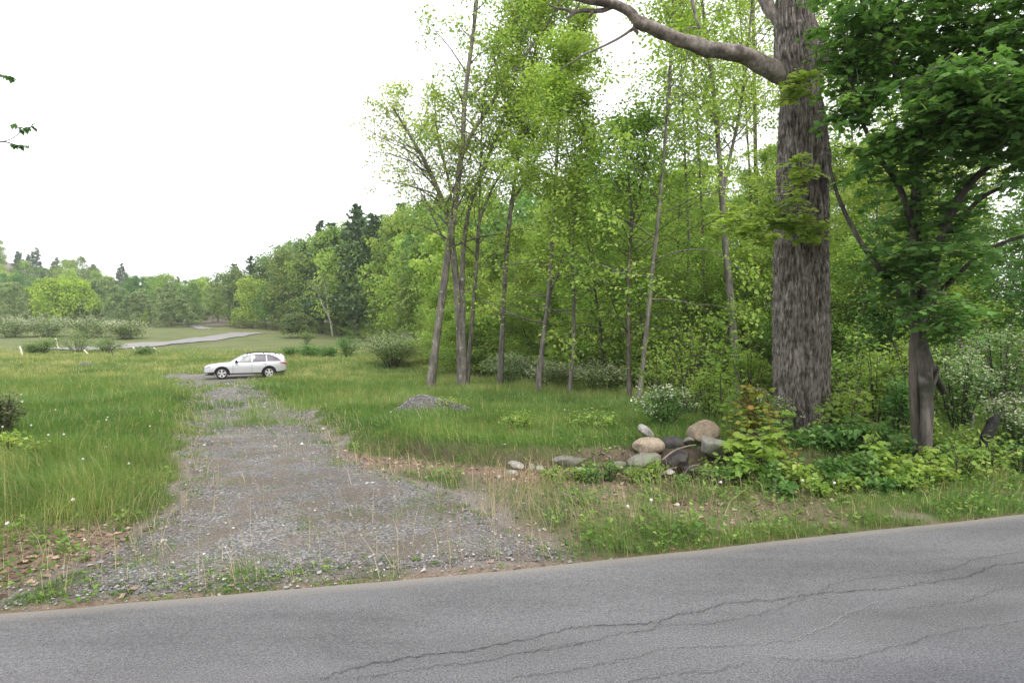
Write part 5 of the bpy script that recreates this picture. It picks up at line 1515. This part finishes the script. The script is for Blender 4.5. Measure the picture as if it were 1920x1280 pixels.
# fence posts
pm = plain_mat("weathered_post", (.66, .59, .51), rough=.85, var=.25, scale=14, bump=.3, spec=.15)
def post(p0, p1, wpx, lab, wire=False):
    g = gp(*p0); Y = g[1]; k = Y / F
    top = P(p1[0], p1[1], Y)
    n = 14; mb = MB()
    r = wpx * k / 2
    pts = spline([g - [0, 0, .25], g * .5 + top * .5 + [.01, 0, 0], top], n)
    tube(mb, pts, np.linspace(r * 1.1, r * .92, n), 10, .5, wob=.3, seed=int(p0[0]), cap=False)
    t_ = unit(pts[-1] - pts[-2]); m = len(mb.v[0])
    ring = mb.v[0][-10:]
    mb.add(np.vstack([ring, ring.mean(0) + t_ * r * .25]), [[q, (q + 1) % 10, 10] for q in range(10)], .5)
    o = mb.obj("fence_post", pm)
    return tag(o, lab, "fence post", "old leaning posts along the fence line")
post((43, 668), (37, 649), 3.2, "short pale post, first from the far end of the fence line")
post((111, 656), (104, 634), 3.0, "tallest pale post, standing clear in front of a scrubby bush")
post((168, 666), (157, 656), 2.4, "thin post leaning hard in front of the tallest scrubby bush")
post((261, 665), (248, 650), 2.6, "post leaning left against the paved lane behind it")
post((296, 665), (288, 651), 2.6, "post with a bright cut top, last toward the car")
post((213, 668), (206, 650), 2.0, "dark thin post where the scrub meets the paved lane").data.materials[0] = B_DARK
post((392, 618), (391.5, 616), 1.0, "tiny white marker stake far off beside the lane bend")

# charred stump
X, Yb = (1862 - 960) * 7.25 / F, 7.25
mb = MB(); g = np.array([X, Yb, gz(X, Yb)])
tube(mb, spline([P(1835, 872, Yb), P(1845, 830, Yb), P(1858, 798, Yb), P(1872, 776, Yb)], 16) - g, np.interp(np.linspace(0, 1, 16), [0, .3, .6, .85, 1], [.08, .055, .065, .045, .008]), 12, .5, wob=1.3, seed=9)
tube(mb, spline([P(1842, 862, Yb), P(1858, 845, Yb - .1), P(1866, 850, Yb - .2)], 8) - g, np.linspace(.07, .04, 8), 9, .5, wob=.6, seed=10)
o = mb.obj("charred_stump", plain_mat("char", (.018, .016, .016), rough=.8, var=.5, scale=14, bump=.6, spec=.3)); o.location = tuple(g)
tag(o, "black charred broken stump leaning in the flowered thicket", "stump")
mb = MB(); X2, Y2 = (1815 - 960) * 9.2 / F, 9.2
g = np.array([X2, Y2, gz(X2, Y2)])
tube(mb, spline([P(1818, 790, Y2), P(1814, 745, Y2), P(1806, 718, Y2)], 10) - g, np.interp(np.linspace(0, 1, 10), [0, .8, 1], [.07, .05, .015]), 9, .5, wob=.5, seed=12)
tube(mb, np.array([[0, 0, -.1], P(1818, 790, Y2) - g]), [.09, .07], 9, .5)
o = mb.obj("snag", B_GREY); o.location = tuple(g)
tag(o, "short pale grey snag poking up among the flowering bushes", "snag")

# dandelion clocks
dm = plain_mat("dandelion_fluff", (.72, .71, .66), rough=.9, var=.1, spec=.1)
ds = plain_mat("dandelion_stalk", (.17, .19, .07), rough=.7, var=.2)
def dandelion(px, py, hpx):
    """seed head at photo pixel (px, py); stalk of hpx"""
    g = gp(px, py + hpx)
    k = g[1] / F
    o = thing("dandelion", "white dandelion seed head on a thin stalk", "dandelion", g, "dandelion clocks in the grass and on the verge")
    h = hpx * k; mb = MB(); ln = rng.normal(0, .03)
    tube(mb, spline([[0, 0, -.02], [ln * .3, 0, h * .5], [ln, 0, h]], 7), np.full(7, .0028), 5, .5)
    mb.obj("stalk", ds, o)
    # a ball of fine rays, each ending in a small tuft
    n = 90; d = unit(rng.normal(0, 1, (n, 3))); c = np.array([ln, 0, h])
    mb = MB(); leaves(mb, c + d * .004, d, unit(rng.normal(0, 1, (n, 3))), .011, .5, T_DIA, aspect=.5)
    leaves(mb, c + d * .011, unit(np.cross(d, rng.normal(0, 1, (n, 3)))), d, .009, .5, T_DIA, aspect=1.3)
    mb.obj("seed_head", dm, o)
for q in ((60, 797, 40), (120, 814, 42), (195, 788, 36), (286, 800, 30), (196, 782, 30), (100, 768, 26), (205, 838, 26), (15, 985, 60), (145, 938, 46), (155, 860, 40), (250, 870, 36), (300, 770, 24), (2, 800, 36), (90, 815, 36),
          (1213, 937, 52), (1172, 952, 40), (1270, 946, 54), (1365, 905, 46), (1505, 902, 44), (1570, 905, 44), (735, 772, 22), (1060, 768, 22), (1100, 772, 20)):
    dandelion(*q)
# ================================================================== parked car (estate car, nose to the left, seen from its left side)
paint = plain_mat("silver_white_paint", (.60, .61, .66), rough=.32, metal=.35, var=.02, coat=.6, spec=.5)
glass_d = plain_mat("tinted_glass", (.10, .095, .12), rough=.12, var=.05, spec=.5, coat=.2)
glass_l = plain_mat("front_glass", (.13, .17, .17), rough=.25, var=.05, spec=.3)
black_p = plain_mat("black_plastic", (.018, .018, .02), rough=.6, var=.1)
tyre_m = plain_mat("tyre_rubber", (.022, .022, .023), rough=.85, var=.15)
rim_m = plain_mat("alloy_rim", (.68, .68, .70), rough=.3, metal=.5, var=.03)
red_m = plain_mat("tail_lamp_red", (.42, .035, .04), rough=.2, var=.05, spec=.6)
lamp_m = plain_mat("head_lamp_glass", (.32, .34, .40), rough=.12, var=.1, spec=.7)

XB = np.array([-2.42, -2.38, -2.25, -2.0, -1.6, -1.0, 0, .8, 1.2, 1.6, 2.0, 2.2, 2.32, 2.38, 2.41])
ZBOT = np.array([.52, .46, .40, .36, .30, .28, .28, .28, .27, .26, .25, .25, .27, .31, .40])
ZBELT = np.array([.86, .98, 1.05, 1.08, 1.07, 1.05, 1.02, 1.00, .985, .95, .89, .84, .78, .70, .58])
HW = np.array([.66, .76, .84, .895, .92, .92, .92, .92, .92, .915, .88, .82, .74, .66, .56])
XR = np.array([-2.42, -2.36, -2.28, -2.1, -1.6, -1.0, -.5, -.1, .2, .5, .8, 1.0, 1.06])
ZR = np.array([.90, 1.16, 1.42, 1.535, 1.59, 1.61, 1.605, 1.565, 1.475, 1.32, 1.14, 1.02, .985])
def sect(x, v):
    """point on the left flank of the body: x along the car, v 0 (sill) .. 1 (belt) .. 2 (roof edge) .. 3 (centre line)"""
    x = np.asarray(x, float); v = np.asarray(v, float)
    zb, zl, w = np.interp(x, XB, ZBOT), np.interp(x, XB, ZBELT), np.interp(x, XB, HW)
    zr = np.maximum(np.interp(x, XR, ZR, right=0), zl + .012)
    gh = np.clip((zr - zl) / .5, 0, 1)
    rw = w * (.93 - .24 * gh); re = zr - .05 * gh
    t0 = np.clip(v, 0, 1); t1 = np.clip(v - 1, 0, 1); t2 = np.clip(v - 2, 0, 1)
    y = w * np.interp(t0, [0, .12, .35, .55, .72, .9, 1], [.90, .965, .985, 1.0, 1.0, .985, .955])
    z = zb + (zl - zb) * t0
    y = np.where(v > 1, w * .955 + (rw - w * .955) * t1 ** 1.15, y)
    z = np.where(v > 1, zl + (re - zl) * t1, z)
    y = np.where(v > 2, rw * np.cos(t2 * np.pi / 2) ** .8, y)
    z = np.where(v > 2, re + (zr - re + .02) * np.sin(t2 * np.pi / 2), z)
    return np.stack([x, y, z], -1)
def mirror(mb, V, Fq, **k):
    mb.add(V, Fq, **k); W = V * np.array([1, -1, 1]); mb.add(W, Fq[:, ::-1], **k)
def gridf(nx, ny):
    i = np.arange(nx - 1)[:, None] * ny; j = np.arange(ny - 1)[None, :]
    return np.stack([i + j, i + ny + j, i + ny + j + 1, i + j + 1], -1).reshape(-1, 4)
def patch(x0, x1, v0, v1, off, nx=14, nv=8, fx=None):
    u = np.linspace(0, 1, nx)[:, None] * np.ones((1, nv)); w = np.linspace(0, 1, nv)[None, :] * np.ones((nx, 1))
    x = x0 + (x1 - x0) * u; v = v0 + (v1 - v0) * w
    if fx is not None:
        x, v = fx(u, w)
    V = sect(x, v); e = 1e-3
    n_ = unit(np.cross(sect(x, v + e) - sect(x, v - e), sect(x + e, v) - sect(x - e, v)))
    n_ = np.where((n_[..., 1:2] + n_[..., 2:3]) < 0, -n_, n_)
    return (V + n_ * off).reshape(-1, 3), gridf(nx, nv)
WX, WZ, WR, ARCH = (1.42, -1.325), .345, .345, .415
car = thing("parked_car", "silver white estate car with roof rails parked at the far end of the gravel drive", "car")
xs = np.linspace(-2.42, 2.41, 162); vs = np.concatenate([np.linspace(0, 1, 26), np.linspace(1, 2, 12)[1:], np.linspace(2, 3, 10)[1:]])
XX, VV = np.meshgrid(xs, vs, indexing='ij'); V = sect(XX, VV).reshape(-1, 3); Fq = gridf(len(xs), len(vs))
cen = V[Fq].mean(1); cut = np.zeros(len(Fq), bool)
for wx in WX:
    cut |= (np.hypot(cen[:, 0] - wx, cen[:, 2] - WZ) < ARCH - .02) & (cen[:, 1] > .55)
mb = MB(); mirror(mb, V, Fq[~cut], smooth=True)
for xe in (0, len(xs) - 1):      # nose and tail closed off
    ring = V.reshape(len(xs), len(vs), 3)[xe]; full = np.vstack([ring, (ring * [1, -1, 1])[::-1]])
    c_ = full.mean(0) + [(-.015 if xe == 0 else .015), 0, 0]
    k_ = len(full); mb.add(np.vstack([full, c_]), [[q, (q + 1) % k_, k_] for q in range(k_)], smooth=True)
mb.obj("body", paint, car)
# underside and wheel wells
mb = MB()
bx = np.array([[-2.2, -.8, .34], [2.2, -.8, .27], [2.2, .8, .27], [-2.2, .8, .34], [-2.2, -.58, .8], [2.1, -.58, .7], [2.1, .58, .7], [-2.2, .58, .8]])
mb.add(bx, [[3, 2, 1, 0], [0, 1, 5, 4], [1, 2, 6, 5], [2, 3, 7, 6], [3, 0, 4, 7], [4, 5, 6, 7]])
mb.obj("underbody", black_p, car)
# cladding: arch rings, sill strip, front bumper lower
mb = MB()
a = np.linspace(R(-18), R(198), 40)
for wx in WX:
    w_ = np.interp(wx, XB, HW)
    rows = []
    for rr_, yo in ((ARCH - .035, -.04), (ARCH - .03, .014), (ARCH + .02, .018), (ARCH + .045, .002)):
        X_ = wx + np.cos(a) * rr_; Z_ = np.maximum(WZ + np.sin(a) * rr_, .20)
        rows.append(np.stack([X_, np.interp(X_, XB, HW) * np.interp((Z_ - .28) / .75, [0, .12, .35, .55], [.90, .965, .985, 1.0]) + yo, Z_], 1))
    mirror(mb, np.stack(rows, 1).reshape(-1, 3), gridf(40, 4)[:, ::-1], smooth=True)
V_, F_ = patch(-.88, .98, 0, .10, .014, 30, 4); mirror(mb, V_, F_, smooth=True)
V_, F_ = patch(1.86, 2.39, .0, .30, .012, 16, 5); mirror(mb, V_, F_, smooth=True)
V_, F_ = patch(-2.40, -1.78, .0, .10, .012, 12, 4); mirror(mb, V_, F_, smooth=True)
mb.obj("cladding", black_p, car)
def win(name, fx, mat, mirr=True):
    V_, F_ = patch(0, 0, 0, 0, .006, 16, 8, fx)
    mb = MB()
    mirror(mb, V_, F_, smooth=True) if mirr else mb.add(V_, F_, smooth=True)
    return mb.obj(name, mat, car)
win("side_window", lambda u, w: (.70 - .22 * w - u * (.98 - .22 * w), 1.07 + w * .74 * np.clip(.28 + u * 2.2, 0, 1)), glass_l)
win("side_window", lambda u, w: (-.33 - u * .82, 1.07 + w * .80), glass_d)
win("side_window", lambda u, w: (-1.20 - u * (.86 - .22 * w), 1.09 + w * .76 * np.clip(1.25 - u * .62, .2, 1)), glass_d)
# windscreen and rear screen: span the full width of the sloping ends
def screen(name, x0, x1, vlo):
    u = np.linspace(0, 1, 12)[:, None] * np.ones((1, 17)); s = np.linspace(-1, 1, 17)[None, :] * np.ones((12, 1))
    v = 3 - np.abs(s) * (3 - vlo); x = x0 + (x1 - x0) * u
    V_ = sect(x, v); V_[..., 1] *= np.sign(s + 1e-9); V_[..., 2] += .008; V_[..., 0] += .006 * np.sign(x0)
    return MB().add(V_.reshape(-1, 3), gridf(12, 17), smooth=True).obj(name, glass_d, car)
screen("windscreen", .96, .08, 2.25); screen("rear_window", -2.37, -2.24, 2.2)
# black window surround along the belt
mb = MB(); V_, F_ = patch(.78, -2.02, 1.0, 1.055, .008, 40, 3); mirror(mb, V_, F_, smooth=True)
V_, F_ = patch(0, 0, 0, 0, .008, 60, 3, lambda u, w: (.66 - u * 2.5, 1.83 + .10 * w - .55 * np.clip((u - .78) / .22, 0, 1) ** 2 - .25 * np.clip((.12 - u) / .12, 0, 1))); mirror(mb, V_, F_, smooth=True); mb.obj("belt_trim", black_p, car)
mb = MB()
for xj in (.80, -.30, -1.10):
    V_, F_ = patch(xj, xj - .012, .12, 1.0, .003, 2, 16); mirror(mb, V_, F_, smooth=True)
mb.obj("door_gap", black_p, car)
for xh in (-.10, -.98):
    mb = MB(); V_, F_ = patch(xh, xh - .2, .82, .86, .03, 8, 3); mirror(mb, V_, F_, smooth=True); mb.obj("door_handle", paint, car)
for s_ in (1, -1):
    V_, F_ = patch(2.06, 2.385, .74, .93, .006, 10, 5)
    mb = MB().add(V_ * [1, s_, 1], F_, smooth=True); mb.obj("headlight", lamp_m, car)
    V_, F_ = patch(-2.02, -2.40, .76, .97, .008, 10, 5, lambda u, w: (-2.05 - u * .35 + .16 * w * (1 - u), .72 + .24 * w * (.25 + .75 * u) + .1 * (1 - u)))
    mb = MB().add(V_ * [1, s_, 1], F_, smooth=True); mb.obj("taillight", red_m, car)
    V_, F_ = patch(2.20, 2.36, .12, .24, .02, 8, 4)
    MB().add(V_ * [1, s_, 1], F_, smooth=True).obj("fog_lamp", lamp_m, car)
    # mirror
    bm = bmesh.new(); bmesh.ops.create_icosphere(bm, subdivisions=2, radius=1.0)
    Vm = np.array([v.co[:] for v in bm.verts]); Fm = np.array([[v.index for v in f.verts] for f in bm.faces]); bm.free()
    Vm = np.sign(Vm) * np.abs(Vm) ** .7 * [.09, .13, .085] + [.60, s_ * 1.03, 1.09]
    mm = MB().add(Vm, Fm, smooth=True); tube(mm, np.array([[.62, s_ * .88, 1.03], [.60, s_ * .98, 1.06]]), [.03, .03], 6)
    mm.obj("door_mirror", black_p, car)
    # roof rail on three feet
    mm = MB()
    xr_ = np.linspace(.05, -2.0, 24); b_ = sect(xr_, np.full(24, 2.18)) * [1, s_, 1]
    b_[:, 2] += np.interp(np.linspace(0, 1, 24), [0, .08, .92, 1], [.0, .075, .075, .0])
    tube(mm, b_, np.full(24, .022), 7)
    for q in (3, 12, 20):
        tube(mm, np.array([b_[q], b_[q] - [0, 0, .09]]), [.03, .04], 6)
    mm.obj("roof_rail", black_p, car)
mb = MB()
for q in (-.35, -1.35):
    p_ = sect(q, 2.18); tube(mb, np.array([p_ * [1, 1, 1] + [0, 0, .075], p_ * [1, -1, 1] + [0, 0, .075]]), [.02, .02], 6)
mb.obj("cross_bar", black_p, car)
# grille
mb = MB(); zz_ = np.linspace(.46, .68, 6); yy_ = np.linspace(-.42, .42, 13); Yg, Zg = np.meshgrid(yy_, zz_, indexing='ij')
mb.add(np.stack([2.44 - .05 * (Yg / .42) ** 2 - .06 * (Zg - .46), Yg, Zg], -1).reshape(-1, 3), gridf(13, 6)); mb.obj("grille", black_p, car)
# wheels
def lathe(mb, prof, n=40, **k):
    pr = np.array(prof); a_ = np.arange(n) * 2 * np.pi / n
    V_ = np.stack([pr[:, None, 0] * np.cos(a_), np.repeat(pr[:, 1][:, None], n, 1), pr[:, None, 0] * np.sin(a_)], -1).reshape(-1, 3)
    m = len(pr); i = np.arange(m - 1)[:, None] * n; j = np.arange(n)[None, :]; j2 = (j + 1) % n
    mb.add(V_, np.stack([i + j, i + j2, i + n + j2, i + n + j], -1).reshape(-1, 4), smooth=True, **k)
for wx in WX:
    for s_ in (1, -1):
        ty = MB(); lathe(ty, [(.235, -.10), (.30, -.11), (.335, -.095), (.345, -.06), (.345, .06), (.335, .095), (.30, .108), (.24, .10), (.235, .06)])
        w_ = ty.obj("wheel", tyre_m, car, (wx, s_ * .80, WZ)); w_.rotation_euler = (0, 0, 0 if s_ > 0 else math.pi)
        rmb = MB(); lathe(rmb, [(.245, .085), (.245, .10), (.232, .105), (.222, .09), (.22, .0)])
        lathe(rmb, [(.0, .098), (.035, .098), (.05, .088), (.05, .05)], 20)
        for q in range(5):           # five twin-bladed spokes
            for dq in (-.16, .16):
                a0 = q * 2 * math.pi / 5 + .3 + dq * 1.3; a1 = q * 2 * math.pi / 5 + .3 + dq
                p0 = np.array([math.cos(a0) * .04, .085, math.sin(a0) * .04]); p1 = np.array([math.cos(a1) * .228, .088, math.sin(a1) * .228])
                d_ = unit(p1 - p0); s2 = np.array([-d_[2], 0, d_[0]])
                wv = np.array([p0 - s2 * .018, p0 + s2 * .018, p1 + s2 * .028, p1 - s2 * .028])
                rmb.add(np.vstack([wv, wv - [0, .03, 0]]), [[0, 1, 2, 3], [4, 7, 6, 5], [0, 4, 5, 1], [1, 5, 6, 2], [2, 6, 7, 3], [3, 7, 4, 0]])
        rmb.obj("rim", rim_m, w_)
        bk = MB(); lathe(bk, [(.0, .02), (.22, .02)], 30); bk.obj("brake_disc", black_p, w_)
CY = 37.6; CX = (461 - 960) * CY / F
ah = R(28)
# x axis of the car points along its nose: to the left and a little toward the camera
car.rotation_euler = (0, 0, math.pi + ah)
wheel_xy = [(CX + wx * math.cos(math.pi + ah), CY + wx * math.sin(math.pi + ah)) for wx in WX]
zw = [gz(*q) for q in wheel_xy]
car.location = (CX, CY, sum(zw) / 2 + .02)
# ================================================================== air
hm = bpy.data.materials.new("air"); hm.use_nodes = True
t = hm.node_tree
for n in list(t.nodes): t.nodes.remove(n)
out = t.nodes.new("ShaderNodeOutputMaterial")
pv_ = t.nodes.new("ShaderNodeVolumePrincipled")
pv_.inputs["Color"].default_value = (.86, .90, .92, 1)
pv_.inputs["Density"].default_value = .00034
pv_.inputs["Anisotropy"].default_value = .0
t.links.new(pv_.outputs[0], out.inputs["Volume"])
bx = np.array([[-715, -715, -3.5], [715, -715, -3.5], [715, 715, -3.5], [-715, 715, -3.5], [-715, -715, 110], [715, -715, 110], [715, 715, 110], [-715, 715, 110]], float)
tag(MB().add(bx, [[3, 2, 1, 0], [0, 1, 5, 4], [1, 2, 6, 5], [2, 3, 7, 6], [3, 0, 4, 7], [4, 5, 6, 7]]).obj("haze", hm), "thin pale haze over the far hillside", "haze", kind="stuff")
